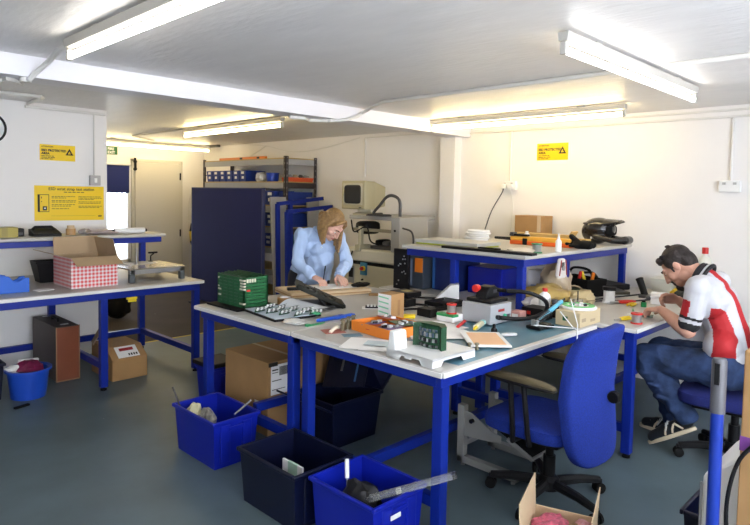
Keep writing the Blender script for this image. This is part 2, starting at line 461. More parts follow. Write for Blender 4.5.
conduit('conduit drop from the ceiling to the switch by the yellow poster', [(2.155,YL-.011,2.17),(2.155,YL-.011,1.60)], .009)
conduit('offset conduit on the ceiling over the small yellow sign', [(.9,5.14,zc),(1.57,5.14,zc),(1.60,5.19,zc),(1.62,YL-.03,zc),(1.62,YL-.014,2.17)], .014)
conduit('conduit along the top of the wall over the helmet', [(XE-.011,4.05,2.13),(XE-.012,-1.2,2.11)], .010)
conduit('thin upper conduit along the wall behind the tube light', [(XE-.011,2.12,2.17),(XE-.011,-1.2,2.165)], .009)
conduit('conduit drop to the double socket above the coiled cable', [(XE-.011,3.20,2.12),(XE-.011,3.20,1.645)], .010)
conduit('conduit drop to the double socket above the seated man', [(XE-.011,1.30,2.11),(XE-.011,1.30,1.645)], .010)
conduit('conduit along the top of the wall above the old monitor', [(XE-.011,4.05,2.165),(XE-.011,5.2,2.165),(XE-.011,5.2,1.7)], .009)
conduit('conduit on the ceiling joining the two far tube lights', [(3.47,6.5,zc),(3.47,7.8,zc),(4.0,8.3,zc)], .010)
wire('cable', 'thin sagging cable clipped along the wall above the blue bin rack', 'cable', [(5.0,7.7,2.19),(XE-.01,7.2,2.15),(XE-.01,6.6,2.05),(XE-.01,6.0,2.07),(XE-.01,5.3,2.17)], .006, conduit_m)
wire('cable', 'thin cable hanging down behind the blue bin rack', 'cable', [(XE-.02,7.2,2.15),(5.05,7.35,2.05),(5.0,7.5,1.97)], .005, conduit_m)
def socket(label, x, y, z, nplug):
    o = thing('wall_socket', label, 'socket', (x,y,z))
    MB().box(-.038,0,-.073,.073,-.043,.043).build('back_box', white_p, o, .004)
    for s in (-1,1):
        MB().box(-.044,-.038,s*.036-.012,s*.036+.012,.012,.030).build('switch', mat('socket_grey', (.5,.5,.48), .4), o, .002)
    for k in range(nplug):
        MB().box(-.075,-.038,(.036,-.036)[k]-.022,(.036,-.036)[k]+.022,-.03,.012).build('plug', white_p, o, .006)
    return o
socket('white double wall socket with two plugs in, above the coiled cable', XE, 3.20, 1.60, 2)
socket('white double wall socket high on the wall above the seated man', XE, 1.30, 1.60, 0)
wire('cable', 'dark mains lead slanting from the wall socket to the coiled cable', 'cable', [(XE-.07,3.235,1.585),(5.09,3.26,1.53),(4.80,3.18,1.36),(4.45,3.02,1.18)], .006, dark_grey)
wire('mains_cord', 'pale mains lead hanging from the wall socket to the shelf', 'cable', [(XE-.07,3.165,1.585),(XE-.03,3.15,1.4),(XE-.03,3.17,1.13)], .005, conduit_m)
o = thing('wall_switch', 'grey metal switch box on the wall above the yellow poster', 'switch', (2.155,YL,1.57))
MB().box(-.045,.045,-.04,0,-.045,.045).build('back_box', mat('switch_grey', (.42,.41,.40), .4, .2), o, .005)
MB().box(-.012,.012,-.047,-.04,-.02,.02).build('rocker', white_p, o, .002)

# ------------------------------------------------------------------ signs
def esd_triangle(parent, loc, rot, s):
    b = MB(); b.prism([(0,0),(s,0),(s/2,s*.88)], 0, .001, 'Z')
    b.prism([(s*.30,s*.14),(s*.46,s*.14),(s*.60,s*.46),(s*.48,s*.50)], .001, .0016, 'Z', 1)
    b.prism([(s*.50,s*.16),(s*.72,s*.20),(s*.70,s*.28),(s*.50,s*.24)], .001, .0016, 'Z', 1)
    o = b.build('warning_triangle', [ink, label_y], parent); o.location = loc; o.rotation_euler = rot
    return o
RL = (PI/2,0,0); RE = (PI/2,0,-PI/2)
def esd_sign(label, loc, rz, w, h):
    o = thing('warning_sign', label, 'sign', loc, rz)
    MB().box(0,w,-.003,0,0,h).build('sign_board', label_y, o)
    k = h/.155
    lettering('ATTENTION', .019*k, ink, o, (.015*k,-.0035,.128*k), RL, bold=.0004)
    lettering('ESD PROTECTED', .030*k, ink, o, (.015*k,-.0035,.088*k), RL, bold=.0012)
    lettering('AREA', .030*k, ink, o, (.015*k,-.0035,.058*k), RL, bold=.0012)
    b = MB()
    for z, ws in ((.040,(.03,.05,.02)),(.026,(.05,.02,.04)),(.012,(.02,.04,.03))):
        x = .015*k
        for q in ws: b.box(x, x+q*k, -.0035, -.003, z*k, (z+.006)*k); x += (q+.006)*k
    b.build('small_print', ink, o)
    esd_triangle(o, (w-.092*k,-.0032,.058*k), RL, .075*k)
    return o
esd_sign('small yellow warning sign high on the wall beside the clock', (1.71,YL,1.73), 0, .285, .135)
esd_sign('small yellow warning sign on the wall above the cardboard box and helmet', (XE,2.925,1.835), -PI/2, .31, .155)
o = thing('instruction_poster', 'wide yellow poster with small text above the bench shelf', 'poster', (1.665,YL,1.215))
MB().box(0,.575,-.003,0,0,.30).build('poster_sheet', label_y, o)
lettering('ESD wrist strap test station', .034, ink, o, (.30,-.0035,.262), RL, align='CENTER', bold=.0006)
b = MB()
for k in range(5): b.box(.235+.035*k,.262+.035*k,-.0034,-.003,.243,.249)
b.build('subtitle_line', ink, o)
b = MB(); b.box(.025,.115,-.004,-.003,.075,.225); b.build('picture_frame', ink, o)
b = MB(); b.box(.042,.110,-.0046,-.004,.080,.220); b.build('picture_panel', label_y, o)
b = MB(); b.box(.064,.098,-.0052,-.0046,.088,.124); b.box(.052,.058,-.0052,-.0046,.19,.205); b.box(.052,.058,-.0052,-.0046,.16,.168); b.build('picture_details', ink, o)
b = MB(); b.box(.074,.088,-.0058,-.0052,.102,.112); b.build('picture_highlight', white_ink, o)
rnd = random.Random(3)
for name, x, rows in (('text_column', .135, ((.205,2),(.170,2),(.135,2),(.100,1))), ('text_column', .355, ((.205,3),(.160,2),(.122,2)))):
    tb = MB()
    for z, n in rows:
        for k in range(n):
            xx = x; end = x + .20 - .07*rnd.random()*(k == n-1)
            while xx < end - .01:
                w = min(rnd.uniform(.008,.03), end-xx); tb.box(xx, xx+w, -.0034, -.003, z-.012*k, z-.012*k+.0045); xx += w+.005
    tb.build(name, ink, o)
b = MB(); b.box(.13,.50,-.0034,-.003,.040,.0412); b.build('rule', ink, o)
lettering('ESD', .018, ink, o, (.525,-.0035,.03), RL, bold=.001)
o = thing('wall_clock', 'round black rimmed wall clock at the edge of the room', 'clock', (1.335,YL,1.965))
MB().lathe([(.125,0),(.125,-.035),(.108,-.04),(.108,-.02)],32,(0,0,0),'Y').build('clock_rim', black_p, o, smooth=True)
MB().lathe([(.108,-.02),(.108,-.024)],32,(0,0,0),'Y').build('clock_face', white_p, o)
MB().box(-.004,.004,-.03,-.026,0,.07).build('minute_hand', ink, o); MB().box(0,.05,-.03,-.026,-.004,.004).build('hour_hand', ink, o)

# ------------------------------------------------------------------ benches
T = .765
def bench(name, label, x0,x1,y0,y1, legs, rails, apron=True):
    o = thing(name, label, 'workbench', ((x0+x1)/2,(y0+y1)/2,0))
    c = V(((x0+x1)/2,(y0+y1)/2,0))
    def L(x,y): return x-c.x, y-c.y
    a,b_ = L(x0,y0); a2,b2 = L(x1,y1)
    top = MB().box(a,a2,b_,b2,T-.030,T-.0012).build('worktop', [grey_top], o, .012, 3)
    e = MB()
    for q in ((a-.004,a+.001,b_,b2),(a2-.001,a2+.004,b_,b2)): e.box(q[0],q[1],q[2]+.004,q[3]-.004,T-.028,T-.006)
    for q in ((b_-.004,b_+.001),(b2-.001,b2+.004)): e.box(a+.004,a2-.004,q[0],q[1],T-.028,T-.006)
    e.build('edging', rim_m, o, .002)
    f = MB(); i = .03; w = .03; z0, z1 = T-.082, T-.030
    f.box(a+i,a2-i,b_+i,b_+i+w,z0,z1); f.box(a+i,a2-i,b2-i-w,b2-i,z0,z1); f.box(a+i,a+i+w,b_+i+w,b2-i-w,z0,z1); f.box(a2-i-w,a2-i,b_+i+w,b2-i-w,z0,z1)
    f.build('apron', blue_steel, o, .003)
    s = .026
    for x,y in legs:
        px,py = L(x,y)
        lg = MB().box(px-s,px+s,py-s,py+s,.025,T-.034).build('leg', blue_steel, o, .004)
        MB().lathe([(.022,0),(.022,.012),(.010,.014),(.010,.03)],12,(px,py,0)).build('levelling_foot', black_r, lg)
    for (xa,ya,xb,yb,z) in rails:
        p,q = L(xa,ya); r,s2 = L(xb,yb); h = .02
        MB().box(min(p,r)-h,max(p,r)+h,min(q,s2)-h,max(q,s2)+h,z-.025,z+.025).build('rail', blue_steel, o, .003)
    return o, L
RZ = .17
bl, Lb = bench('workbench', 'long blue framed bench along the wall with a raised shelf at its back', .25,2.585,4.475,5.60,
    [(1.795,4.545),(2.545,4.545),(2.545,5.55),(1.76,5.55),(.32,4.545),(.32,5.55)],
    [(1.80,5.55,2.52,5.55,RZ),(2.545,4.57,2.545,5.52,RZ),(1.815,4.57,1.815,5.52,RZ),(.34,5.55,1.74,5.55,RZ)])
# its raised shelf
p,q = Lb(.25,5.00); r,s = Lb(2.52,5.42)
sh = MB().box(p,r,q,s,1.092,1.1192).build('raised_shelf', grey_top, bl, .010, 3)
f = MB(); f.box(p+.03,r-.03,q+.03,q+.06,1.045,1.092); f.box(p+.03,r-.03,s-.06,s-.03,1.045,1.092); f.box(r-.06,r-.03,q+.06,s-.06,1.045,1.092)
f.build('shelf_frame', blue_steel, sh, .003)
for x in (1.74,2.44,.4):
    a,b_ = Lb(x,5.30); MB().box(a-.024,a+.024,b_-.024,b_+.024,T,1.05).build('shelf_post', blue_steel, bl, .004)
a,b_ = Lb(1.99,4.495)
e = MB(); e.box(a-.04,a+.04,b_-.005,b_+.012,T-.098,T-.082); e.box(a-.028,a+.032,b_-.006,b_+.01,T-.118,T-.098)
for k in range(3): e.lathe([(.006,0),(.006,-.012)],10,(a-.018+.02*k,b_-.004,T-.104),'Y')
eb = e.build('earthing_block', yellow_p, bl, .002); eb['label'] = 'small yellow earthing block under the bench edge'

bench('workbench', 'blue framed island bench with white stand and blue mat at its corner', 1.965,3.405,1.515,2.517,
    [(2.035,1.575),(2.035,2.455),(3.34,1.575),(3.34,2.455)], [(2.035,1.60,2.035,2.43,RZ),(3.34,1.60,3.34,2.43,RZ),(2.06,2.07,3.32,2.07,RZ)])
bench('workbench', 'blue framed island bench where the woman works, green crate on its end', 1.965,3.405,2.527,3.525,
    [(2.035,2.583),(2.035,3.465),(3.34,2.583),(3.34,3.465)], [(2.035,2.61,2.035,3.44,RZ),(3.34,2.61,3.34,3.44,RZ),(2.06,2.955,3.32,2.955,.225)])
bench('workbench', 'blue framed bench against the wall where the man solders', 3.450,5.115,1.305,2.308,
    [(3.500,1.355),(3.500,2.25),(5.06,2.25),(5.06,1.355)], [(3.500,1.38,3.500,2.23,RZ),(5.06,1.38,5.06,2.23,RZ),(3.53,1.80,5.04,1.80,RZ)])
bench('workbench', 'blue framed bench under the raised shelf holding blue crates', 3.450,5.115,2.318,3.315,
    [(3.500,2.37),(3.500,3.265),(5.06,3.265),(5.06,2.37)], [(3.500,2.40,3.500,3.24,RZ)])
# raised shelf standing over the two wall benches
S = 1.120
o = thing('raised_shelf', 'raised white shelf on blue posts carrying the helmet and tools', 'shelf', (4.26,2.49,T))
MB().box(-.85,.85,-.495,.56,S-T-.028,S-T-.0008).build('shelf_top', grey_top, o, .010, 3)
f = MB(); z0,z1 = S-T-.078,S-T-.028
f.box(-.82,.82,-.465,-.435,z0,z1); f.box(-.82,.82,.50,.53,z0,z1); f.box(-.82,-.79,-.435,.50,z0,z1); f.box(.79,.82,-.435,.50,z0,z1)
f.build('shelf_frame', blue_steel, o, .003)
for x,y in ((-.795,-.435),(-.795,.10),(-.20,-.435),(.795,-.435),(.795,.50),(-.20,.50)):
    MB().box(x-.024,x+.024,y-.024,y+.024,0,z1-.02).build('shelf_post', blue_steel, o, .004)

# ------------------------------------------------------------------ floor bins
def tub(name, label, x0,x1,y0,y1,h,m,tp=.016,group=None, holes=True, M=None, z=0.):
    c = V(((x0+x1)/2,(y0+y1)/2,0)); o = thing(name, label, 'bin', (c.x,c.y,z), 0, group)
    a,b_ = (x1-x0)/2,(y1-y0)/2
    MB().shell(-a+.012,a-.012,-b_+.012,b_-.012,0,h,tp,.004).build('bin_body', m, o, .012, 3)
    rim = MB()
    for q in ((-a,a,-b_,-b_+.014),(-a,a,b_-.014,b_),(-a,-a+.014,-b_+.014,b_-.014),(a-.014,a,-b_+.014,b_-.014)): rim.box(q[0],q[1],q[2],q[3],h-.018,h+.002)
    rim.build('bin_rim', m, o, .005)
    for s in (-1,1):
        MB().box(-.05,.05,s*(b_-.012)-.004,s*(b_-.012)+.004,h-.065,h-.045).build('hand_grip', m, o, .003)
    for s in (-1,1): MB().box(s*(a*.45)-.03,s*(a*.45)+.03,-b_+.004+tp*.4,-b_+.016+tp*.4,.03,h-.03).build('rib', m, o, .004)
    return o
tub('storage_bin', 'bright blue bin by the bench leg with crumpled wrappers inside', 1.665,1.97,2.79,3.24,.265,bin_blue)
tub('storage_bin', 'dark navy bin standing between the two bright blue bins', 1.60,1.955,2.02,2.47,.265,bin_navy)
tub('storage_bin', 'bright blue bin nearest the camera with black lump and clear tube', 1.655,1.985,1.595,1.995,.265,bin_blue)
tub('storage_bin', 'small blue bin with a black lid behind the big labelled box', 2.20,2.42,3.72,3.95,.25,bin_blue)
MB().box(-.12,.12,-.125,.125,.253,.285).build('lid', black_p, [x for x in bpy.data.objects if x.get('label','').startswith('small blue bin')][0], .008)
def wad(name, label, cat, c, r, m, seed, group=None, n=14, rough=.35, flat=.0):
    """crumpled sheet / bag"""
    rnd = random.Random(seed); b = MB(); b.sup((0,0,0), r, 1, 1, n, n//2+1)
    from mathutils import noise
    for i,p in enumerate(b.v):
        k = 1 + rough*noise.noise(V((p.x/r[0]*1.7+seed*3.1, p.y/r[1]*1.7, p.z/r[2]*1.7))) + rough*.6*noise.noise(V((p.x/r[0]*4, p.y/r[1]*4+seed, p.z/r[2]*4)))
        b.v[i] = V((p.x*k, p.y*k, max(p.z*k, -r[2]*.8)))
    o = b.build(name, m, None, smooth=(n > 16)); o.location = (c[0],c[1],c[2]+r[2]*.8)
    return tag(o, label, cat, group)
foil = mat('silvery_wrapper', (.45,.42,.36), .35, .3, .5, 20)
wad('wrapper', 'crumpled silvery wrapper against the side of the blue bin by the leg', 'wrapper', (1.79,3.07,.10), (.05,.07,.08), foil, 1)
wad('wrapper', 'loose pale wrapper spilling over the corner of the blue bin', 'wrapper', (1.765,3.16,.17), (.045,.035,.05), mat('yellowish_wrap', (.55,.50,.30), .5), 2)
wad('packing_bag', 'flattened clear bag on the floor of the blue bin by the leg', 'bag', (1.80,3.00,.012), (.09,.14,.03), mat('grey_wrap', (.20,.20,.24), .4), 3)
o = tag(MB().tube([(1.90,2.95,.22),(1.955,2.87,.31)],.006,8).build('plastic_strip', lt_grey), 'pale strip leaning on the rim of the blue bin by the leg', 'strip')
o = tag(MB().tube([(1.71,3.19,.2),(1.67,3.24,.36)],.005,6).build('plastic_strip', dark_grey), 'dark thin stick standing up in the blue bin corner', 'stick')
# navy bin contents
o = thing('packet', 'pale green and white packet standing in the dark navy bin', 'packet', (1.765,2.24,.006), .0)
MB().box(-.006,.006,-.075,.075,0,.205).build('packet_body', paper, o, .002); MB().box(-.0065,.0065,-.04,.03,.02,.2055).build('packet_band', mat('pale_green', (.45,.65,.5), .6), o)
# front bin contents
wad('black_lump', 'black lump of rubber scraps in the nearest blue bin', 'scrap', (1.79,1.80,.10), (.08,.09,.09), black_p, 5, n=18)
o = thing('glue_syringe', 'white labelled syringe standing up in the nearest blue bin', 'syringe', (1.80,1.90,.22), rot=(-.30,.25,0))
MB().lathe([(.010,.02),(.010,.10)],12).build('barrel', white_p, o, smooth=True); MB().lathe([(.004,-.05),(.004,.02)],8).build('needle_hub', mid_grey, o, smooth=True); MB().lathe([(.006,-.062),(.008,-.05)],8).build('tip', white_p, o)
o = thing('component_tube', 'clear plastic component tube sticking out of the nearest blue bin', 'tube', (1.79,1.72,.215), rot=(0,-.36,-.95))
b = MB(); b.box(-.10,.36,-.014,.014,-.001,.001); b.box(-.10,.36,-.014,-.012,0,.020); b.box(-.10,.36,.012,.014,0,.020); b.box(-.10,.36,-.014,-.004,.019,.021); b.box(-.10,.36,.004,.014,.019,.021)
b.build('tube_body', clear_m, o); MB().box(.345,.362,-.013,.013,.001,.019).build('end_plug', black_p, o); MB().box(.10,.118,-.012,.012,.001,.018).build('end_pin', white_p, o)
o = tag(MB().box(0,.004,-.03,.03,-.010,.010).build('bin_label', white_p, None, .006), 'small white label on the side of the nearest blue bin', 'label'); o.location = (1.790,1.603,.19); o.rotation_euler = (0,0,-PI/2)

# tipped dark crates under the island bench
def crate(name, label, loc, rot, dims, m):
    o = thing(name, label, 'crate', loc, rot=rot); a,b_,h = dims
    MB().shell(-a/2,a/2,-b_/2,b_/2,0,h,.025,.005).build('crate_body', m, o, .01)
    r = MB()
    for q in ((-a/2-.01,a/2+.01,-b_/2-.01,-b_/2+.006),(-a/2-.01,a/2+.01,b_/2-.006,b_/2+.01),(-a/2-.01,-a/2+.006,-b_/2,b_/2),(a/2-.006,a/2+.01,-b_/2,b_/2)): r.box(*q,h-.02,h)
    r.build('crate_rim', m, o, .004)
    return o
c1 = crate('lidded_crate', 'dark crate with open flaps under the island bench', (2.50,2.735,0), (0,0,0), (.40,.36,.28), bin_navy)
MB().box(-.006,.006,-.17,.17,0,.16).build('lid_flap', bin_navy, c1, .004, loc=(-.205,0,.235), rot=(0,-1.05,0))
fl = MB().box(-.006,.006,-.17,.17,0,.25).build('lid_flap', bin_navy, c1, .004, loc=(.02,-.02,.30), rot=(-.25,.55,0))
MB().box(-.010,-.006,-.10,-.085,.03,.22).build('lid_strip', mat('strip_blue', (.05,.14,.32), .4), fl, .002)
MB().box(-.012,-.008,.02,.04,.10,.18).build('tape_piece', chrome, fl, .002)
c2 = crate('lidded_crate', 'dark crate tipped upside down on the open crate', (2.68,2.86,.30), (0,2.55,.2), (.36,.34,.22), bin_navy)
c2.location = (2.72,2.75,.55)

# big carton with a shipping label
def carton(name, label, x0,x1,y0,y1,h,m,z=0,rz=0,cat='box'):
    c = V(((x0+x1)/2,(y0+y1)/2,z)); o = thing(name, label, cat, c, rz); a,b_ = (x1-x0)/2,(y1-y0)/2
    MB().box(-a,a,-b_,b_,0,h).build('carton_body', m, o, .003)
    return o, a, b_
o,a,b_ = carton('cardboard_box', 'large brown cardboard box with white shipping label under the island bench', 2.165,2.60,3.00,3.475,.455,card)
MB().box(-.012,.012,-b_,b_,.4552,.4562).build('parcel_tape', mat('parcel_tape', (.50,.36,.18), .3), o)
MB().box(-a+.022,-a+.162,-b_-.002,-b_+.001,.25,.435).build('shipping_label', paper, o)
b = MB()
for k in range(7): b.box(-a+.085+.009*k,-a+.091+.009*k,-b_-.003,-b_-.002,.365,.42)
b.box(-a+.03,-a+.075,-b_-.003,-b_-.002,.40,.408); b.box(-a+.03,-a+.075,-b_-.003,-b_-.002,.385,.389); b.box(-a+.03,-a+.10,-b_-.003,-b_-.002,.335,.340); b.box(-a+.03,-a+.13,-b_-.003,-b_-.002,.28,.284)
b.build('label_lettering', ink, o)
b = MB(); b.box(-a+.004,-a+.07,-b_-.0035,-b_+.001,.428,.452); b.build('tape_end', ink, o)
b = MB()
for k in range(6): b.box(-a-.0016,-a-.0007,-.155+.003*(k%2),-.108-.006*(k%3),.108+.0145*k,.116+.0145*k)
b.build('label_lettering', ink, o)
MB().box(-a-.0008,-a+.001,-.16,-.10,.10,.20).build('side_label', paper, o)
o,a,b_ = carton('cardboard_box', 'second brown carton with an orange sticker behind the large labelled box', 2.68,3.00,3.10,3.48,.40,card)
MB().box(-.10,-.02,-b_-.002,-b_+.001,.22,.36).build('orange_sticker', mat('sticker_orange', (.70,.10,.02), .5), o)

# footrest
o = thing('footrest', 'grey metal footrest with tilted black platform under the island bench', 'footrest', (2.73,1.80,0))
for x in (0,.30):
    fr = MB(); fr.box(x-.02,x+.02,.135,.18,.02,.34); fr.box(x-.02,x+.02,-.20,.18,.018,.058); fr.build('side_frame', lt_grey, o, .004)
    for y in (-.17,.15): MB().lathe([(.012,0),(.012,.008),(.006,.01),(.006,.02)],10,(x,y,0)).build('levelling_foot', steel, o)
    MB().prism([(.135,.17),(.135,.31),(.09,.31),(-.05,.24),(-.10,.235),(-.10,.20),(-.06,.19)], x-.016, x-.010, 'X').build('bracket', lt_grey, o, .002)
    MB().lathe([(.012,0),(.012,.02)],10,(x-.036,.08,.27),'X').build('clamp_knob', black_p, o)
M = Matrix.Translation((.15,-.115,.215)) @ Matrix.Rotation(.42,4,'X')
MB().box(-.125,.125,-.155,.12,0,.012,M=M).build('platform', black_r, o, .003)
b = MB(); b.box(-.135,-.125,-.16,.0,-.008,.014,M=M); b.box(.125,.135,-.16,.0,-.008,.014,M=M); b.box(-.135,.135,-.165,-.155,-.008,.014,M=M); b.build('platform_edge', lt_grey, o, .002)
MB().box(-.01,.31,.15,.165,.10,.13).build('cross_bar', lt_grey, o, .002)
# ------------------------------------------------------------------ things on and under the wall bench
def open_carton(name, label, x0,x1,y0,y1,z,h,m,mi,flaps,rz=0,t=.004):
    """flaps: {'left'|'right'|'front'|'back': (length, angle from vertical outward)}"""
    c = V(((x0+x1)/2,(y0+y1)/2,z)); o = thing(name, label, 'box', c, rz); a,b_ = (x1-x0)/2,(y1-y0)/2
    MB().shell(-a,a,-b_,b_,0,h,0,t,0,1).build('carton_body', [m,mi], o)
    for k,(L,ang) in flaps.items():
        f = MB()
        if k in ('left','right'):
            s = -1 if k == 'left' else 1
            f.box(-t/2,t/2,-b_+.002,b_-.002,0,L); q = f.build('flap', mi, o, loc=(s*(a-t/2),0,h), rot=(0,s*ang,0))
        else:
            s = -1 if k == 'front' else 1
            f.box(-a+.002,a-.002,-t/2,t/2,0,L); q = f.build('flap', mi, o, loc=(0,s*(b_-t/2),h), rot=(-s*ang,0,0))
    return o
ging = gingham('gingham_red', (.80,.78,.76), (.72,.07,.07), .027)
o = open_carton('cardboard_box', 'red and white checked cardboard box with open flaps on the wall bench', 1.60,1.935,4.62,4.99,T,.225,ging,card_in,
    {'back':(.13,.10),'front':(.12,2.0),'left':(.15,1.28),'right':(.13,-.25)})
o = thing('parts_tray', 'small black parts bin beside the red checked box', 'bin', (1.60,5.13,T))
MB().shell(-.10,.10,-.09,.09,0,.165,.03,.006).build('tray_body', black_p, o, .004)
MB().box(-.11,.11,-.098,-.085,.15,.168).build('tray_lip', black_p, o, .004)
o = thing('holder', 'bright blue plastic rack with a curved top edge on the wall bench', 'rack', (1.16,4.74,T))
pl = [(-.20,0),(.185,0),(.185,.10),(.15,.10),(.135,.085),(.11,.075),(.085,.085),(.06,.115),(.02,.125),(-.02,.105),(-.2,.105)]
for y in (-.05,.05): MB().prism(pl, y-.006,y+.006,'Y').build('side_plate', mat('holder_blue', (.02,.13,.60), .4), o, .003)
MB().box(-.20,.185,-.05,.05,0,.012).build('base_plate', MATS['holder_blue'], o)
o = tag(MB().box(-.055,.055,-.04,.04,0,.004).build('notecard', paper), 'small white card lying by the front edge of the wall bench', 'card'); o.location = (1.44,4.70,T); o.rotation_euler = (0,0,.2)
o = tag(MB().box(-.35,.35,-.004,.004,0,.16).build('drawing_sheet', paper), 'pale drawing sheet leaning against the wall under the shelf', 'paper'); o.location = (1.30,5.60,T); o.rotation_euler = (-.12,0,0)
# soldering jig: plate on grey feet
o = thing('board_jig', 'grey metal board jig with a flat plate on four legs at the bench end', 'jig', (2.27,4.86,T))
jg = mat('jig_grey', (.12,.14,.15), .45, .2)
for x,y in ((-.21,-.20),(.21,-.20),(-.21,.22),(.21,.22)): MB().box(x-.02,x+.02,y-.02,y+.02,0,.10).build('leg', jg, o, .003)
MB().box(-.23,.23,-.22,-.185,.065,.10).build('front_rail', steel, o, .003); MB().box(-.23,.23,.205,.24,.065,.10).build('rear_rail', steel, o, .003)
MB().box(-.235,.235,-.22,.25,.10,.110).build('plate', mat('jig_plate', (.45,.42,.36), .25, .6), o, .002)
o = tag(MB().box(-.14,.14,-.09,.09,0,.002).build('paper_sheet', paper), 'white paper lying on the grey board jig', 'paper'); o.location = (2.25,4.98,T+.111); o.rotation_euler = (0,0,.3)
o = thing('clamp', 'small black clamp with a cross handle standing on the board jig', 'clamp', (2.40,5.05,T+.111))
MB().tube([(0,0,0),(0,0,.05),(.03,0,.07)],.006).build('clamp_arm', black_p, o, smooth=True); MB().box(-.02,.06,-.01,.01,.07,.085).build('clamp_handle', black_p, o, .004); MB().lathe([(.02,0),(.02,.008)],12).build('clamp_base', black_p, o)
o = thing('magnifier_stand', 'thin steel rod stand on the board jig', 'stand', (2.22,4.93,T+.113))
MB().lathe([(.018,0),(.016,.006),(.004,.01),(.004,.12),(.007,.122),(.005,.13)],12).build('rod', steel, o, smooth=True)
# shelf items
o = thing('cardboard_box', 'small olive yellow box at the end of the bench shelf', 'box', (1.30,5.16,S))
MB().box(-.09,.09,-.07,.07,0,.075).build('box_body', mat('olive_box', (.42,.34,.08), .6), o, .003); MB().box(-.02,.02,-.0702,.0702,0,.0755).build('box_seam', mat('olive_tape', (.34,.27,.06), .4), o)
o = thing('desk_phone', 'low black phone on the bench shelf beside the olive box', 'phone', (1.60,5.17,S))
MB().prism([(-.07,0),(.07,0),(.07,.055),(-.07,.02)], -.10,.10,'X').build('phone_base', black_p, o, .004)
MB().tube([(-.08,.04,.045),(-.06,.045,.065),(.06,.045,.065),(.08,.04,.045)],.013,8).build('handset', black_p, o, smooth=True)
o = thing('power_supply', 'black block with a dark end standing behind the olive box', 'adapter', (1.43,5.24,S)); MB().box(-.03,.03,-.05,.05,0,.06).build('case', black_p, o, .006); MB().box(-.02,.02,-.052,-.05,.01,.03).build('label_plate', dark_grey, o)
o = thing('tape_roll', 'tan parcel tape roll standing on end on the bench shelf', 'tape', (1.80,5.20,S))
MB().lathe([(.036,0),(.036,.05),(.028,.05),(.028,0),(.036,0)],24,caps=False).build('tape', mat('tan_tape', (.45,.26,.10), .3), o, smooth=True)
MB().lathe([(.028,.0),(.028,.075),(.0255,.075),(.0255,0),(.028,0)],24,caps=False).build('core', card_pale, o, smooth=True)
wad('parts_bag', 'small clear bag of parts beside the tape roll', 'bag', (1.93,5.24,S), (.06,.05,.022), mat('bag_grey', (.40,.36,.36), .3), 11, n=16)
wad('parts_bag', 'flat pinkish bag of components along the middle of the bench shelf', 'bag', (2.03,5.16,S), (.13,.08,.022), mat('bag_pink', (.46,.38,.37), .35), 12, n=18)
o = thing('paper_roll', 'rolled white plastic sheet at the end of the bench shelf', 'roll', (2.26,5.15,S))
MB().lathe([(.024,-.13),(.024,.13)],16,(0,0,.024),'X').build('roll_body', white_p, o, smooth=True); MB().lathe([(.013,-.15),(.013,-.13)],10,(0,0,.024),'X').build('roll_core', black_p, o); MB().lathe([(.013,.13),(.013,.15)],10,(0,0,.024),'X').build('roll_core', black_p, o)
o = tag(MB().grid(lambda u,v: (2.02+.34*u, 5.24+.12*v, S+.012+.020*math.sin(5*u)*v),10,4).build('polythene_sheet', mat('polythene', (.72,.72,.70), .3), smooth=True), 'crumpled pale polythene sheet behind the white roll', 'sheet')
# under the bench
o = thing('carry_case', 'brown wooden carrying case with a handle standing under the wall bench', 'case', (1.684,5.225,0))
MB().box(-.085,.085,-.28,.28,.006,.43).build('case_body', wood_dk, o, .004)
MB().box(-.083,.083,-.2825,-.28,.01,.425).build('end_panel', wood_red, o)
e = MB()
for x in (-.088,.080): e.box(x,x+.008,-.285,-.277,.004,.432)
e.box(-.088,.088,-.285,-.277,.004,.014); e.build('edge_trim', mat('case_trim', (.28,.17,.09), .5), o, .002)
MB().tube([(0,-.07,.43),(0,-.06,.455),(0,.06,.455),(0,.07,.43)],.009,8).build('handle', black_p, o, smooth=True)
for y in (-.21,.20): MB().box(-.03,.03,y-.02,y+.02,.43,.436).build('latch', chrome, o, .002)
o = thing('cardboard_box', 'brown cardboard box with a white and red label under the wall bench', 'box', (2.06,4.90,0))
MB().prism([(-.21,0),(.20,0),(.20,.245),(-.09,.245),(-.21,.165)], -.14,.14,'X').build('carton_body', card, o, .003)
MB().box(-.14,.0,-.003,.003,0,.13).build('flap', card_in, o, loc=(-.14,.20,.245), rot=(.5,0,1.3))
q = MB(); M = Matrix.Translation((0,-.15,.205)) @ Matrix.Rotation(math.atan2(.08,.12),4,'X')
q.box(-.085,.085,-.06,.06,.001,.0025,M=M); q.build('label', paper, o)
q = MB(); q.box(-.055,.055,.01,.04,.0025,.0035,M=M); q.build('label_band', mat('label_red', (.35,.02,.02), .5), o)
q = MB()
for k in range(4): q.box(.0+.02*k,.012+.02*k,-.045,-.022,.0025,.0035,M=M)
q.build('label_lettering', ink, o)
o = thing('bucket', 'round bright blue bucket with rubbish under the wall bench', 'bucket', (1.355,4.77,0))
MB().lathe([(.112,0),(.135,.19),(.152,.192),(.152,.208),(.138,.208),(.128,.200),(.108,.006),(.0005,.006)],32).build('bucket_body', bucket_blue, o, smooth=True)
wad('packing_bag', 'maroon plastic bag stuffed in the round blue bucket', 'bag', (1.36,4.77,.155), (.085,.07,.055), mat('maroon', (.16,.012,.05), .35), 21, n=18)
wad('paper_scrap', 'scrunched white paper in the round blue bucket', 'paper', (1.29,4.80,.175), (.075,.05,.035), paper, 22)
o = tag(MB().box(-.07,.07,-.01,.01,0,.07).build('packet', white_p), 'white packet with a gold clip standing behind the blue bucket', 'packet'); o.location = (1.45,5.02,.20)
o.location = (1.36,4.83,.19); o.rotation_euler = (.3,.1,.2)
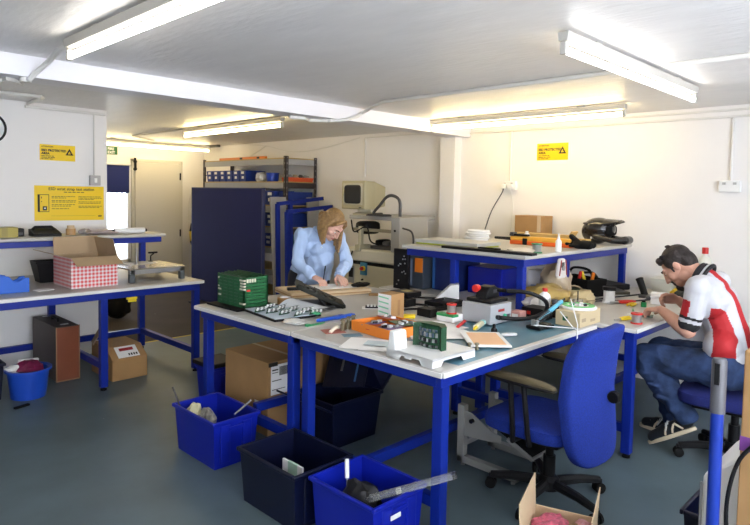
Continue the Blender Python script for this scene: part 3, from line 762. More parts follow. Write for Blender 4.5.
tub('storage_bin', 'dark navy bin beside the bucket under the wall bench', 1.00,1.22,4.78,5.10,.26,bin_navy)
o = thing('rucksack', 'black bag on the carpet beyond the wall bench', 'bag', (2.93,7.0,0)); blob('bag_body', [('ell',(0,0,.16),(.15,.11,.16)),('ell',(.02,0,.30),(.11,.09,.12)),('ell',(-.06,-.07,.14),(.09,.06,.10)),('cap',(.08,-.08,.10),.04,(.06,-.07,.30),.03)], .012, black_r, o, 4); MB().tube(catmull([(-.05,0,.40),(-.02,0,.46),(.06,0,.46),(.08,0,.38)]),.012,8).build('carry_loop', black_r, o, smooth=True)
o = tag(MB().box(-.05,.05,-.012,.012,0,.012).build('rubber_strip', black_r), 'short black rubber strip on the floor by the bucket', 'strip'); o.location = (1.25,4.55,0); o.rotation_euler = (0,0,.3)
# by the door
o = thing('umbrella', 'black and yellow furled umbrella hanging by the cream door', 'umbrella', (4.90,YN-.06,.62))
MB().lathe([(.004,0),(.03,.06),(.04,.25),(.02,.36)],10).build('canopy', black_r, o, smooth=True); MB().lathe([(.032,.08),(.042,.22),(.040,.24)],8).build('yellow_band', yellow_p, o, smooth=True); MB().lathe([(.010,.36),(.010,.50)],8).build('handle', black_p, o, smooth=True)
wad('hanging_coat', 'black coat hanging on the wall behind the tall blue screen', 'coat', (4.98,8.75,.35), (.12,.10,.24), black_r, 33, n=18, rough=.2)
o = thing('junction_box', 'small cream box with pipes on the wall beside the cream door', 'junction box', (4.98,YN,1.40))
MB().box(-.05,.05,-.04,0,0,.10).build('box_body', cream, o, .004); MB().tube([(-.02,-.02,0),(-.02,-.02,-.5),(-.12,-.02,-.55),(-.12,-.02,-.1),(-.07,-.02,.05)],.007,6).build('pipe', conduit_m, o, smooth=True)

# ------------------------------------------------------------------ rack with blue bins
o = thing('shelving_rack', 'dark steel shelving rack holding blue bins against the wall', 'rack', (4.88,7.065,0))
RX0,RX1,RY0,RY1 = -.255,.245,-.985,.985
postm = mat('rack_post', (.055,.045,.045), .5, .4); beamm = mat('rack_beam', (.36,.36,.36), .5)
slot_m = bpy.data.materials.new('slot_stripes'); N, L = nt(slot_m)
tc = N.new('ShaderNodeTexCoord'); sp_ = N.new('ShaderNodeSeparateXYZ'); L.new(tc.outputs['Object'], sp_.inputs[0])
m1 = N.new('ShaderNodeMath'); m1.operation = 'MULTIPLY'; m1.inputs[1].default_value = 13; L.new(sp_.outputs['Z'], m1.inputs[0])
m2 = N.new('ShaderNodeMath'); m2.operation = 'FRACT'; L.new(m1.outputs[0], m2.inputs[0])
m3 = N.new('ShaderNodeMath'); m3.operation = 'LESS_THAN'; m3.inputs[1].default_value = .32; L.new(m2.outputs[0], m3.inputs[0])
m4 = N.new('ShaderNodeMixRGB'); m4.inputs['Color1'].default_value = (.055,.045,.045,1); m4.inputs['Color2'].default_value = (.24,.22,.21,1); L.new(m3.outputs[0], m4.inputs['Fac']); L.new(m4.outputs[0], N['Principled BSDF'].inputs['Base Color'])
levels = [1.93,1.635,1.335,1.06,.80,.52,.20]
for x,sx in ((RX0,1),(RX1,-1)):
    for y,sy in ((RY0,1),(RY1,-1)):
        p = MB(); p.box(min(x,x+sx*.045),max(x,x+sx*.045),min(y,y+sy*.004),max(y,y+sy*.004),0,1.95); p.box(min(x,x+sx*.004),max(x,x+sx*.004),min(y,y+sy*.045),max(y,y+sy*.045),0,1.95)
        post = p.build('post', postm, o)
        h = MB()
        h.box(x-.0012, x+.0012, y+sy*.016, y+sy*.028, .05, 1.94); h.box(x+sx*.016, x+sx*.028, y-.0012, y+.0012, .05, 1.94)
        h.build('slot_marking', slot_m, post)
for z in levels:
    sh = MB().box(RX0+.006,RX1-.006,RY0+.006,RY1-.006,z-.016,z-.0008).build('shelf', gold_ply, o)
    q = MB(); q.box(RX0+.004,RX0+.012,RY0+.045,RY1-.045,z-.085,z-.014); q.build('front_beam', beamm, sh)
    q = MB(); q.box(RX0+.045,RX1-.045,RY0+.002,RY0+.010,z-.085,z-.014); q.build('end_beam', beamm if z > 1.9 else postm, sh)
def parts_bin(label, x,y,z,w,d,h,m, lab=True, group='blue parts bins on the rack'):
    o = thing('parts_bin', label, 'bin', (x,y,z), 0, group)
    MB().shell(-d/2,d/2,-w/2,w/2,0,h,.012,.004).build('bin_body', m, o, .004)
    MB().box(-d/2-.012,-d/2+.004,-w/2,w/2,h*.55,h*.62).build('bin_lip', m, o)
    if lab:
        MB().box(-d/2-.0015+.004,-d/2+.006,-w*.16,w*.16,h*.25,h*.48).build('bin_label', white_p, o)
        MB().box(-d/2-.0015,-d/2+.004,-w*.2,w*.2,h*.68,h*.9).build('bin_label', white_p, o)
    return o
binb = mat('parts_bin_blue', (.012,.035,.22), .5)
ordn = ['first','second','third','fourth','fifth','sixth','seventh','eighth']
rowname = {1.635:'the second shelf down of the rack',1.335:'the third shelf down of the rack',1.06:'the fourth shelf down of the rack',.80:'the fifth shelf down of the rack'}
for z, ys, h in ((1.635,(7.90,7.73,7.56,7.39,7.22,7.05),.15),(1.335,(7.85,7.60,7.35,6.43,6.64,6.85),.18),(1.06,(7.8,7.5,7.2,6.9,6.65,6.43),.16),(.80,(7.8,7.4,7.0,6.72,6.46),.15)):
    srt = sorted(ys)
    for y in ys:
        k = srt.index(y)
        parts_bin('blue parts bin, %s from the near post on %s' % (ordn[k], rowname[z]), 4.80,y,z,.155 if z > 1.6 else .2,.32,h,binb, group='bins on '+rowname[z])
o = thing('parts_bin', 'plain blue tub at the near end of the second shelf down', 'bin', (4.78,6.56,1.635)); MB().lathe([(.075,0),(.085,.11),(.075,.11)],20).build('tub_body', mat('tub_blue', (.012,.05,.42), .4), o, smooth=True); MB().lathe([(.088,.10),(.088,.115)],20).build('tub_lid', MATS['tub_blue'], o, smooth=True)
wad('rag', 'pale folded cloth beside the round blue tub on the rack', 'cloth', (4.75,6.76,1.635), (.10,.07,.07), mat('rag_pale', (.55,.55,.52), .9), 41, n=16, rough=.25)
o = thing('parts_tray', 'orange red tray at the near end of the rack', 'tray', (4.88,6.17,1.635)); MB().shell(-.21,.21,-.07,.05,0,.05,.008,.004).build('tray_body', mat('tray_orange', (.68,.09,.02), .45), o); MB().box(-.21,.21,-.078,-.07,.035,.052).build('tray_lip', MATS['tray_orange'], o)
for k,(x,m) in enumerate(((4.74,mid_grey),(4.84,mat('fitting_tan', (.36,.28,.18), .6)),(4.93,dark_grey),(5.01,lt_grey))):
    wad('metal_fitting', ['grey fitting','tan fitting','dark fitting','pale fitting'][k]+' heaped in the orange tray on the rack', 'fitting', (x,6.16,1.645), (.05,.04,.045), m, 50+k, 'fittings in the orange tray', n=10)
for k,y in enumerate((6.35,)):
    pass
o = parts_bin('large dark blue bin at the near end under the orange tray', 4.88,6.20,1.335,.20,.40,.17,binb, False, None)
o = parts_bin('large dark blue bin at the near end, one shelf below', 4.88,6.20,1.06,.20,.40,.17,binb, False, None)
o = parts_bin('teal bin low on the rack near the leaning frames', 4.80,6.22,.80,.22,.34,.16,mat('teal', (.02,.12,.17), .5), False, None)
o = thing('spirit_level', 'long orange spirit level lying on top of the rack', 'level', (4.70,7.15,1.93)); MB().box(-.02,.02,-.55,.55,0,.035).build('level_body', orange_p, o, .003)
for y in (-.40,.0): MB().box(-.021,-.018,y-.03,y+.03,.005,.03).build('vial', black_p, o)
# tall blue screen
o = thing('screen_panel', 'tall dark blue fabric screen standing before the rack', 'screen', (4.22,6.785,0))
MB().box(-.02,.02,-.815,.815,.03,1.535).build('fabric_panel', mat('screen_blue', (.004,.008,.085), .85, 0, .1, 80), o, .004)
q = MB(); q.box(-.023,.023,-.823,-.812,.03,1.54); q.box(-.023,.023,.812,.823,.03,1.54); q.box(-.023,.023,-.823,.823,1.533,1.545); q.build('edge_frame', mat('screen_edge', (.03,.035,.10), .4), o)
for y in (-.6,.6): MB().box(-.18,.18,y-.02,y+.02,0,.03).build('foot', dark_grey, o, .004)
# spare bench ends leaning on the rack
for k,(x0,lab) in enumerate(((4.33,'pale grey board leaning on the rack beside the blue screen'),(4.895,'pale grey board leaning on the rack nearest the old monitor'))):
    o = tag(MB().box(0,.23 if k == 0 else .19,-.012,.012,0,1.445).build('spare_board', mat('board_grey', (.34,.33,.31), .5), None, .003), lab, 'board'); o.location = (x0,5.88,0); o.rotation_euler = (-.08,0,0)
for k,(dx,dy,h,tl,lab) in enumerate(((4.36,5.84,1.36,.07,'spare blue bench frame leaning on the rack, the taller one'),(4.39,5.70,1.27,.06,'spare blue bench frame leaning in front of the taller one'))):
    o = thing('spare_bench_frame', lab, 'frame', (dx,dy,0), rot=(-.03,0,0)); s = .022; w = .70
    MB().box(-s,s,-s,s,0,h).build('upright', blue_steel, o, .003)
    MB().box(-s,s,-s,s,0,h+tl-.02).build('upright', blue_steel, o, .003, loc=(w*(.27 if k == 0 else .86)+.0,0,0))
    MB().box(0,w,-s,s,-s,s).build('cross_bar', blue_steel, o, .003, loc=(0,0,h), rot=(0,-math.atan2(tl,w),0))
    MB().box(w-.002,w+.006,-s,s,-s,s).build('end_cap', black_p, o, loc=(0,0,h), rot=(0,-math.atan2(tl,w),0))

# ------------------------------------------------------------------ cream test machine and monitor
o = thing('test_machine', 'cream cabinet machine with an emergency stop behind the woman', 'machine', (4.75,4.375,0))
x0,x1,y0,y1 = -.375,.36,-.405,.42
MB().box(x0+.03,x1,y0,y1,.0,.76).build('cabinet', cream, o, .008)
MB().box(x0,x1,y0,y1,.80,.93).build('deck', mat('cream_light', (.68,.65,.53), .45), o, .02)
MB().box(x0+.05,x1,y0+.01,y1-.01,.76,.80).build('recess', black_p, o)
MB().box(x0+.022,x0+.032,y1-.20,y1-.12,.36,.74).build('vent_panel', mid_grey, o)
MB().box(x0+.018,x0+.032,y1-.19,y1-.13,.62,.72).build('black_panel', black_p, o)
e = MB().box(x0+.010,x0+.032,.03,.115,.66,.79).build('switch_plate', mat('switch_blue', (.05,.22,.36), .4), o, .003)
MB().lathe([(.026,0),(.026,-.02)],16,(x0+.01,.06,.73),'X').build('stop_ring', yellow_p, e); MB().lathe([(.018,0),(.020,-.03),(.016,-.04)],16,(x0+.005,.06,.73),'X').build('stop_button', red_p, e)
MB().lathe([(.010,0),(.010,-.02)],10,(x0+.03,.09,.61),'X').build('key_switch', black_p, o)
MB().box(x0+.0,x1-.3,y0-.03,y0+.085,.93,1.27).build('side_column', mat('machine_grey', (.38,.37,.34), .5), o, .006)
MB().lathe([(.012,0),(.012,-.006)],12,(x0,y0+.03,1.14),'X').build('column_knob', black_p, o)
MB().box(x0+.0,x1-.05,y0+.08,.28,1.235,1.275).build('gantry', MATS['machine_grey'], o, .006)
MB().box(x0+.05,x0+.09,y0+.08,.28,1.11,1.14).build('gantry_bar', mat('bar_tan', (.30,.27,.20), .5), o)
MB().box(x0+.02,x0+.06,.12,.16,.93,1.16).build('post', cream, o, .004)
MB().box(x0-.01,x0+.16,.10,.18,.90,.97).build('post_foot', cream, o, .006)
MB().box(x0+.10,x0+.5,-.26,.06,.93,.965).build('work_table', dark_grey, o, .003)
for k,(y,w,h) in enumerate(((.02,.07,.06),(-.09,.10,.05),(-.19,.08,.075))):
    MB().sup((x0+.25,y,.965+h/2),(.10,w*.55,h/2),.6,.6,14,8).build('tool_head', [black_p,mid_grey,dark_grey][k], o, smooth=True)
MB().sup((x0+.20,.20,1.14),(.12,.10,.07),.5,.5,16,8).build('drive_unit', black_p, o, smooth=True)
MB().tube(catmull([(x0+.05,.30,1.22),(x0+.02,.22,1.10),(x0+.03,.05,1.16),(x0+.02,-.02,1.02),(x0+.06,-.10,.98)]),.008,6).build('hose', black_p, o, smooth=True)
MB().tube(catmull([(x0+.04,y0-.03,1.17),(x0+.10,y0-.10,1.13),(x0+.12,y0-.10,1.0),(x0+.06,y0-.05,.95)]),.010,6).build('hose', dark_grey, o, smooth=True)
MB().tube(catmull([(x0-.005,.28,.90),(x0-.03,.27,.84),(x0-.03,.24,.80),(x0,.22,.90)]),.008,6).build('hose', black_p, o, smooth=True)
o = thing('monitor', 'old cream monitor with a dark screen on the cream machine', 'monitor', (4.42,4.60,1.275))
cb = MB()
def ring(x,hw,z0,z1): return [(x,-hw,z0),(x,hw,z0),(x,hw,z1),(x,-hw,z1)]
R4 = ring(-.05,.175,.06,.355)+ring(.10,.175,.06,.35)+ring(.32,.12,.09,.30)
cb.add(R4,[(0,1,2,3),(11,10,9,8)]+[(i*4+k,(i+1)*4+k,(i+1)*4+(k+1)%4,i*4+(k+1)%4) for i in (0,1) for k in range(4)])
cb.build('casing', mat('monitor_cream', (.42,.38,.24), .45), o, .012, 3)
MB().box(-.056,-.045,-.145,.145,.105,.325).build('bezel', mat('bezel_cream', (.48,.46,.36), .5), o, .006)
MB().sup((-.046,0,.215),(.016,.128,.098),.3,.3,24,12).build('screen', mat('crt_glass', (.018,.020,.024), .12), o, smooth=True)
MB().box(-.058,-.05,-.13,-.10,.075,.085).build('power_button', dark_grey, o)
MB().lathe([(.12,0),(.12,.015),(.07,.03),(.07,.062)],24,(.12,0,0)).build('swivel_base', cream, o, smooth=True)
wire('cable', 'thick black loop of cable arching behind the old monitor', 'cable', [(4.60,4.40,1.29),(4.42,4.34,1.30),(4.40,4.24,1.38),(4.40,4.14,1.47),(4.40,4.05,1.48),(4.40,3.97,1.43),(4.40,3.96,1.28)], .016, dark_grey)
o = thing('keyboard_tray', 'thin dark keyboard lying on the cream machine under the monitor', 'keyboard', (4.37,4.22,1.276)); MB().box(-.06,.06,-.12,.12,0,.015).build('case', dark_grey, o, .003); MB().box(-.05,.05,-.11,.11,.015,.020).build('keys', black_p, o)
# ------------------------------------------------------------------ things on the raised shelf
o = thing('panel', 'flat pale grey metal panel lying at the end of the raised shelf', 'panel', (3.70,2.75,S)); MB().box(-.14,.16,-.28,.30,.012,.036).build('sheet', mat('panel_grey', (.50,.50,.47), .35, .2), o, .002); MB().box(-.13,.15,-.27,.29,0,.012).build('underside', mat('lime_foam', (.45,.50,.04), .6), o)
o = thing('rail', 'long black plastic rail along the front edge of the raised shelf', 'rail', (3.455,2.32,S)); MB().box(-.035,.035,-.36,.36,0,.018).build('channel', black_p, o, .003); MB().box(-.02,.02,-.10,.06,.018,.028).build('slider', black_r, o, .003)
wad('packing_bag', 'clear bubble bag on the raised shelf beside the black rail', 'bag', (3.56,2.13,S), (.10,.10,.018), mat('bubble', (.68,.62,.56), .3), 61, n=18)
o = thing('cable_coil', 'coil of white cable on the raised shelf by the wall socket lead', 'cable', (4.20,2.92,S))
for k in range(5): MB().tube([((.085+.012*(k%2))*math.cos(2*PI*i/28)+.006*k, (.085+.012*(k%2))*math.sin(2*PI*i/28), .012+.018*k) for i in range(28)], .010, 8, closed=True).build('turn', white_p, o, smooth=True)
o = thing('cardboard_box', 'brown cardboard carton standing against the wall behind the tools', 'box', (5.02,2.85,S)); MB().box(-.10,.10,-.12,.155,0,.205).build('carton_body', card, o, .003); MB().box(-.102,.05,-.11,-.075,.06,.2055).build('parcel_tape', mat('clear_tape', (.55,.42,.28), .2), o)
o = thing('cardboard_box', 'long low tan cardboard box on the raised shelf behind the orange tool', 'box', (4.55,2.49,S)); MB().box(-.05,.05,-.22,.27,0,.075).build('carton_body', mat('tan_card', (.55,.36,.12), .7), o, .003)
MB().box(-.05,.05,-.012,.0,.0,.06).build('flap', MATS['tan_card'], o, loc=(0,-.22,.06), rot=(.6,0,0)); MB().box(-.04,.04,-.14,.0,.0,.05).build('flap', MATS['tan_card'], o, loc=(.03,-.22,0))
o = thing('hand_tool', 'long yellow and orange tool with a black tip on the raised shelf', 'tool', (4.25,2.36,S), .06)
MB().box(-.03,.03,-.25,.25,.030,.065).build('tool_body', mat('tool_amber', (.85,.42,.05), .4), o, .010); MB().box(-.032,.032,-.25,.25,0,.030).build('tool_base', mat('tool_orange', (.85,.14,.02), .4), o, .004); MB().lathe([(.014,.25),(.010,.40)],10,(0,0,.04),'Y').build('tool_tip', black_p, o, smooth=True); MB().box(-.034,.034,.10,.14,.0,.05).build('trigger', black_p, o, .004)
MB().sup((0,-.30,.03),(.03,.06,.025),.6,.6,14,8).build('tool_grip', black_r, o, smooth=True)
def bottle(label, x,y,z,r,h,m,capm,nozzle=False,cat='bottle'):
    o = thing('bottle', label, cat, (x,y,z))
    MB().lathe([(r*.9,0),(r,.008),(r,h*.66),(r*.85,h*.78),(r*.38,h*.86),(r*.38,h*.90)],24).build('bottle_body', m, o, smooth=True)
    if nozzle: MB().lathe([(r*.45,h*.88),(r*.40,h*.95),(r*.12,h*1.25),(r*.06,h*1.3)],16).build('nozzle', capm, o, smooth=True)
    else: MB().lathe([(r*.46,h*.88),(r*.46,h),(r*.40,h*1.005)],16).build('cap', capm, o, smooth=True)
    return o
bottle('small white bottle with black trigger behind the yellow and orange tool', 4.33,2.53,S,.026,.10,white_p,white_p)
o = thing('caliper', 'black clamp lying across the small white bottle on the raised shelf', 'clamp', (4.22,2.52,S+.066)); MB().box(-.02,.02,-.07,.09,.0,.016).build('bar', black_p, o, .003); MB().box(-.03,.03,.05,.08,-.002,.028).build('jaw', dark_grey, o, .003)
def spool(label, x,y,z,r=.028,h=.05,fl=red_p,wd=solder_m,rot=None):
    o = thing('solder_spool', label, 'spool', (x,y,z), rot=rot)
    MB().lathe([(r,0),(r,h*.13)],24).build('flange', fl, o, smooth='auto'); MB().lathe([(r,h*.87),(r,h)],24).build('flange', fl, o, smooth='auto')
    pf = [(r*.82,h*.13)]
    for k in range(9): pf += [(r*.86,h*(.15+.08*k)),(r*.80,h*(.19+.08*k))]
    pf.append((r*.82,h*.87)); MB().lathe(pf,24).build('winding', wd, o, smooth=True)
    MB().lathe([(r*.28,h),(r*.28,h*1.01)],12).build('hub_hole', black_p, o)
    return o
spool('grey solder spool with green rim on the raised shelf', 3.66,2.06,S,.036,.065,mat('spool_green', (.05,.25,.10), .4))
bottle('slim white nozzle bottle at the front of the raised shelf', 3.88,2.02,S,.021,.10,white_p,white_p,True)
# full-face helmet
o = thing('helmet', 'black full face helmet with a peak on the raised shelf', 'helmet', (4.85,2.125,S))
hp = [('ell',(0,.045,.122),(.118,.132,.095)),('ell',(0,.06,.085),(.112,.105,.085)),('ell',(0,.10,.10),(.10,.085,.09)),
      ('cap',(-.100,.03,.06),.022,(-.085,-.10,.040),.024),('cap',(.100,.03,.06),.022,(.085,-.10,.040),.024),
      ('cap',(-.085,-.10,.040),.026,(-.04,-.185,.042),.030),('cap',(.085,-.10,.040),.026,(.04,-.185,.042),.030),('cap',(-.04,-.185,.044),.034,(.04,-.185,.044),.034)]
hp += [('cap',(.075*a,-.02,.192-.030*a*a),.018,(.055*a,-.140,.198-.012*a*a),.006) for a in [k/5-1 for k in range(11)]]
blob('helmet_shell', hp, .006, mat('helmet_black', (.012,.012,.014), .22, coat=.4), o, 4)
MB().sup((0,-.045,.115),(.086,.035,.046),.6,.6,18,10).build('face_opening', black_r, o, smooth=True)
for s in (-1,1):
    MB().lathe([(.010,0),(.010,.006)],12,(s*.104,.0,.135),'X').build('peak_screw', chrome, o); 
for s in (-1,1): 
    for k in range(2): MB().sup((s*.085,.07+.055*k,.177-.01*k),(.012,.022,.010),1,1,10,6).build('vent', dark_grey, o, smooth=True)
q = MB()
for k in range(5): q.box(-.114,-.108,.055-.020*k,.066-.020*k,.045+.003*(k%2),.062-.003*(k%3))
q.build('side_lettering', mat('helmet_letters', (.5,.5,.5), .5), o)
o = thing('glove', 'pair of black gloves dropped on the raised shelf by the helmet', 'gloves', (4.25,2.03,S))
blob('glove_pair', [('cap',(0,-.06,.028),.030,(.0,.04,.030),.030),('cap',(0,.02,.04),.022,(.02,.09,.085),.020),('cap',(0,.09,.03),.018,(-.01,.11,.03),.015),('cap',(.05,-.06,.03),.028,(.06,.02,.035),.026),('cap',(-.03,.02,.02),.014,(-.04,.07,.02),.012)], .006, black_r, o, 4)
o = thing('pouch', 'white pouch with red edging hanging from the raised shelf', 'pouch', (3.84,1.975,.945))
q = MB(); q.prism([(-.05,0),(.05,0),(.058,.02),(.032,.135),(-.028,.135),(-.058,.02)],-.016,.016,'Y'); q.build('pouch_body', mat('pouch_white', (.66,.62,.58), .6), o, .012, 3)
MB().tube([(-.05,-.018,.02),(-.028,-.018,.125)],.004).build('strap', mat('strap_dull_red', (.30,.04,.03), .6), o); MB().tube([(.05,-.018,.02),(.032,-.018,.125)],.004).build('strap', MATS['strap_dull_red'], o)
MB().lathe([(.018,0),(.018,-.008)],12,(0,-.016,.07),'Y').build('buckle', mid_grey, o); MB().box(-.03,.01,-.022,-.016,.075,.11).build('dark_pocket', dark_grey, o, .003)

# ------------------------------------------------------------------ under the raised shelf
def instrument(label, x0,x1,y0,y1,z0,z1,m, dots=0, cat='instrument', name='instrument_case'):
    o = thing(name, label, cat, ((x0+x1)/2,(y0+y1)/2,z0)); a,b_,h = (x1-x0)/2,(y1-y0)/2,z1-z0
    MB().box(-a,a,-b_,b_,0,h).build('case', m, o, .004)
    if dots:
        q = MB(); rnd = random.Random(dots)
        for k in range(dots): q.lathe([(.006,0),(.006,-.004)],8,(-a,rnd.uniform(-b_*.7,b_*.7),rnd.uniform(.03,h-.03)),'X')
        q.build('screw_heads', steel, o)
    return o
instrument('tall black panel with bright screws at the end of the raised shelf', 3.49,3.52,3.05,3.20,T,1.075,black_p,12)
o = instrument('tall dark grey panel with an orange tag beside the black panel', 3.60,3.75,2.99,3.17,T,1.02,mat('slate', (.05,.065,.09), .5)); 
MB().box(-.081,-.074,-.085,-.01,.13,.24).build('orange_tag', orange_p, o); MB().box(-.080,-.074,.02,.07,.02,.23).build('pale_stripe', mat('slate_pale', (.16,.20,.28), .5), o)
o = instrument('dark blue crate under the raised shelf beside the grey panel', 3.68,4.0,2.74,2.965,T,1.03,mat('crate_blue', (.008,.020,.12), .45), cat='crate', name='storage_crate'); MB().box(-.163,-.158,-.10,-.09,.01,.25).build('edge_strip', mat('edge_blue', (.03,.12,.35), .4), o); MB().box(-.163,-.158,.085,.108,.01,.25).build('edge_strip', MATS['edge_blue'], o)
instrument('bright blue bin pushed behind the shelf post', 3.78,4.05,2.40,2.70,T,.965,bin_blue, cat='bin', name='storage_crate')
o = instrument('small white carton behind the bright blue bin', 4.05,4.2,2.22,2.36,T,.95,paper, cat='box', name='carton'); MB().box(-.0765,-.07,-.04,.03,.06,.08).build('print', mat('faint_blue', (.45,.55,.7), .6), o)
o = tag(MB().prism([(0,0),(.17,0),(.17,.115),(.11,.105)],-.05,.05,'Y').build('wedge', white_p, None, .004), 'white plastic wedge beside the shelf post', 'wedge'); o.location = (3.33,2.66,T); o.rotation_euler = (0,0,-.9)
wad('polythene_bag', 'crumpled yellow polythene bag under the raised shelf', 'bag', (3.80,2.06,T), (.16,.15,.07), mat('yellow_poly', (.48,.33,.10), .3), 71, n=20)
wad('polythene_bag', 'crumpled clear bag leaning up under the raised shelf corner', 'bag', (4.05,2.12,T+.02), (.10,.12,.13), mat('pale_poly', (.55,.44,.30), .3), 72, n=18)
wad('polythene_bag', 'crumpled white bag behind the grey box with the hose', 'bag', (3.52,1.98,T), (.10,.07,.05), mat('white_poly', (.66,.62,.58), .3), 73, n=18)
wad('polythene_bag', 'crumpled pale bag between the shelf post and white bottle', 'bag', (3.98,1.90,T), (.12,.09,.05), mat('tan_poly', (.60,.48,.26), .3), 74, n=18)
# things toward the back of the near island
instrument('black adapter with a pale label behind the wire spool', 2.93,3.03,2.57,2.70,T,T+.05,black_p, cat='adapter', name='power_adapter')
o = instrument('black box with a tan label among the leads', 2.98,3.12,2.60,2.76,T+.05,T+.085,black_p, cat='adapter', name='power_adapter'); MB().box(-.03,.03,-.04,.02,.035,.0365).build('adapter_label', mat('tan_label', (.45,.38,.18), .6), o)
o = instrument('flat black unit in front of the blue crates', 3.10,3.32,2.40,2.56,T,T+.03,black_p, cat='adapter', name='power_adapter')
o = instrument('black mains adapter beside the small green and white box', 2.79,2.86,2.255,2.36,T,T+.05,black_p, cat='adapter', name='power_adapter')
o = instrument('small green and white carton under the wire spool', 2.78,2.88,2.08,2.20,T,T+.042,paper, cat='box', name='carton'); MB().box(-.051,.0,-.061,.061,.030,.0425).build('green_band', green_p, o)
spool('red flanged wire spool on the small green and white carton', 2.83,2.13,T+.042,.030,.058)
for i,pts in enumerate(([(2.95,2.70,T+.01),(3.05,2.50,T+.012),(2.9,2.40,T+.01),(3.1,2.35,T+.01),(3.3,2.5,T+.012)],[(3.0,2.78,T+.06),(3.25,2.75,T+.01),(3.35,2.60,T+.012),(3.2,2.48,T+.04)],[(2.7,2.45,T+.01),(2.85,2.5,T+.01),(3.0,2.42,T+.01),(3.38,2.30,T+.012)])):
    wire('lead', ['black lead winding round the wire spool','black lead looped over the adapters','black lead trailing toward the blue bin'][i], 'lead', pts, .007, black_p)
o = tag(MB().box(-.02,.02,-.035,.035,0,.022).build('connector', yellow_p, None, .005), 'small yellow connector beside the black mains adapter', 'connector'); o.location = (2.70,2.34,T); o.rotation_euler = (0,0,.6)
# tan strip of card lying at the bench end
o = tag(MB().box(-.16,.16,-.03,.03,0,.012).build('card_strip', card), 'flat strip of brown card behind the green and white box', 'card'); o.location = (3.20,2.95,T); o.rotation_euler = (0,0,-.9)

# ------------------------------------------------------------------ island bench, woman's end
o = tag(MB().box(-.17,.14,-.165,.185,0,.012).build('rubber_mat', black_r, None, .003), 'black rubber mat under the green crate', 'mat'); o.location = (2.20,3.30,T)
o = thing('board_crate', 'green slotted crate packed with circuit boards at the bench end', 'crate', (2.185,3.31,T+.012))
cg = mat('crate_green', (.012,.115,.035), .45, 0, .2, 30)
a,b_,h = .090,.150,.185
q = MB()
for k in range(9):
    z = .006+.0205*k
    for qd in ((-a,a,-b_,-b_+.006),(-a,a,b_-.006,b_),(-a,-a+.006,-b_,b_),(a-.006,a,-b_,b_)): q.box(*qd,z,z+.0165)
for x in (-a,a-.012):
    for y in (-b_,b_-.012): q.box(x,x+.012,y,y+.012,0,h+.006)
for k in range(1,5): q.box(-a-.001,-a+.004,-b_+2*b_*k/5-.004,-b_+2*b_*k/5+.004,0,h)
q.box(-a,a,-b_,b_,0,.006); q.build('slotted_wall', cg, o)
q = MB(); rnd = random.Random(5)
for k in range(9):
    z = .02+.018*k
    if rnd.random() < .85: q.box(-a-.004,-a+.012,-b_-.004,-b_+.03+.02*rnd.random(),z,z+.010)
    if rnd.random() < .6: q.box(-a-.003,-a+.002,b_-.02-.05*rnd.random(),b_-.01,z-.006,z+.004)
for k in range(4): q.box(-a+.02+.018*k,-a+.032+.018*k,-b_-.004,-b_+.03,h-.03,h-.008)
q.build('connector_print', mat('connector_cream', (.62,.58,.45), .5), o)
q = MB(); q.box(-a+.02,-a+.045,-b_-.004,-b_,.10,.112); q.build('red_component', red_p, o)
for k in range(7):
    oo = thing('circuit_board', 'green circuit board standing in the slotted crate, %s from the wall side' % ['first','second','third','fourth','fifth','sixth','seventh'][k], 'circuit board', (2.115+.0235*k,3.31,T+.02), 0, 'boards in the green crate')
    MB().box(-.0015,.0015,-.138,.138,0,.185+.004*(k%3)).build('board', pcb_g, oo)
    MB().box(-.006,-.0015,-.10,.10,.165,.180).build('edge_connector', [chip_m,MATS['connector_cream']][k%2], oo)
# tray of small boards
o = thing('board_carrier', 'black edged carrier sheet holding upright boards', 'tray', (2.215,2.93,T), -.14); MB().box(-.16,.15,-.20,.20,0,.012).build('tray_base', black_p, o, .003); MB().box(-.15,.14,-.19,.19,.012,.015).build('foam_sheet', mat('pale_blue_foam', (.50,.58,.66), .7), o)
comp_w = mat('component_white', (.75,.76,.74), .5)
def small_board(label, loc, rz, w=.085, h=.035, tilt=.5, group='boards on the carrier sheet'):
    o = thing('circuit_board', label, 'circuit board', loc, rot=(tilt,0,rz), group=group)
    MB().box(-w/2,w/2,-.0012,.0012,0,h).build('board', pcb_g, o)
    for k in range(5): MB().box(-w/2+.006+k*w*.19,-w/2+.017+k*w*.19,-.009,-.0012,h*.45,h*.98).build('component', comp_w if k%2 == 0 else mid_grey, o)
    return o
# all the same board: what marks each one is where it stands
pos = [(2.10,3.00,'nearest the green crate'),(2.13,2.92,'second from the green crate'),(2.16,2.84,'third from the green crate'),(2.20,2.76,'fourth from the green crate'),(2.20,3.05,'in the far row, nearest the tape roll'),(2.23,2.97,'in the far row, second from the tape roll'),(2.26,2.89,'in the far row, third from the tape roll'),(2.30,2.81,'in the far row, fourth from the tape roll'),(2.30,2.73,'at the end nearest the black casting')]
proto = None
for x,y,w in pos:
    lab = 'small upright board on the carrier sheet, '+w
    if proto is None: proto = small_board(lab, (x,y,T+.016), .15)
    else: dup(proto, (x,y,T+.016), label=lab, rot=(.5,0,.15+.15*math.sin(29*x)))
o = thing('tape_roll', 'brown parcel tape roll with a white core beside the green crate', 'tape', (2.41,3.16,T)); MB().lathe([(.050,0),(.050,.048),(.036,.048),(.036,0),(.050,0)],28,caps=False).build('tape', mat('brown_tape', (.38,.20,.07), .3), o, smooth='auto'); MB().lathe([(.036,.001),(.036,.0485),(.033,.0485),(.033,.001),(.036,.001)],28,caps=False).build('core', paper, o, smooth='auto')
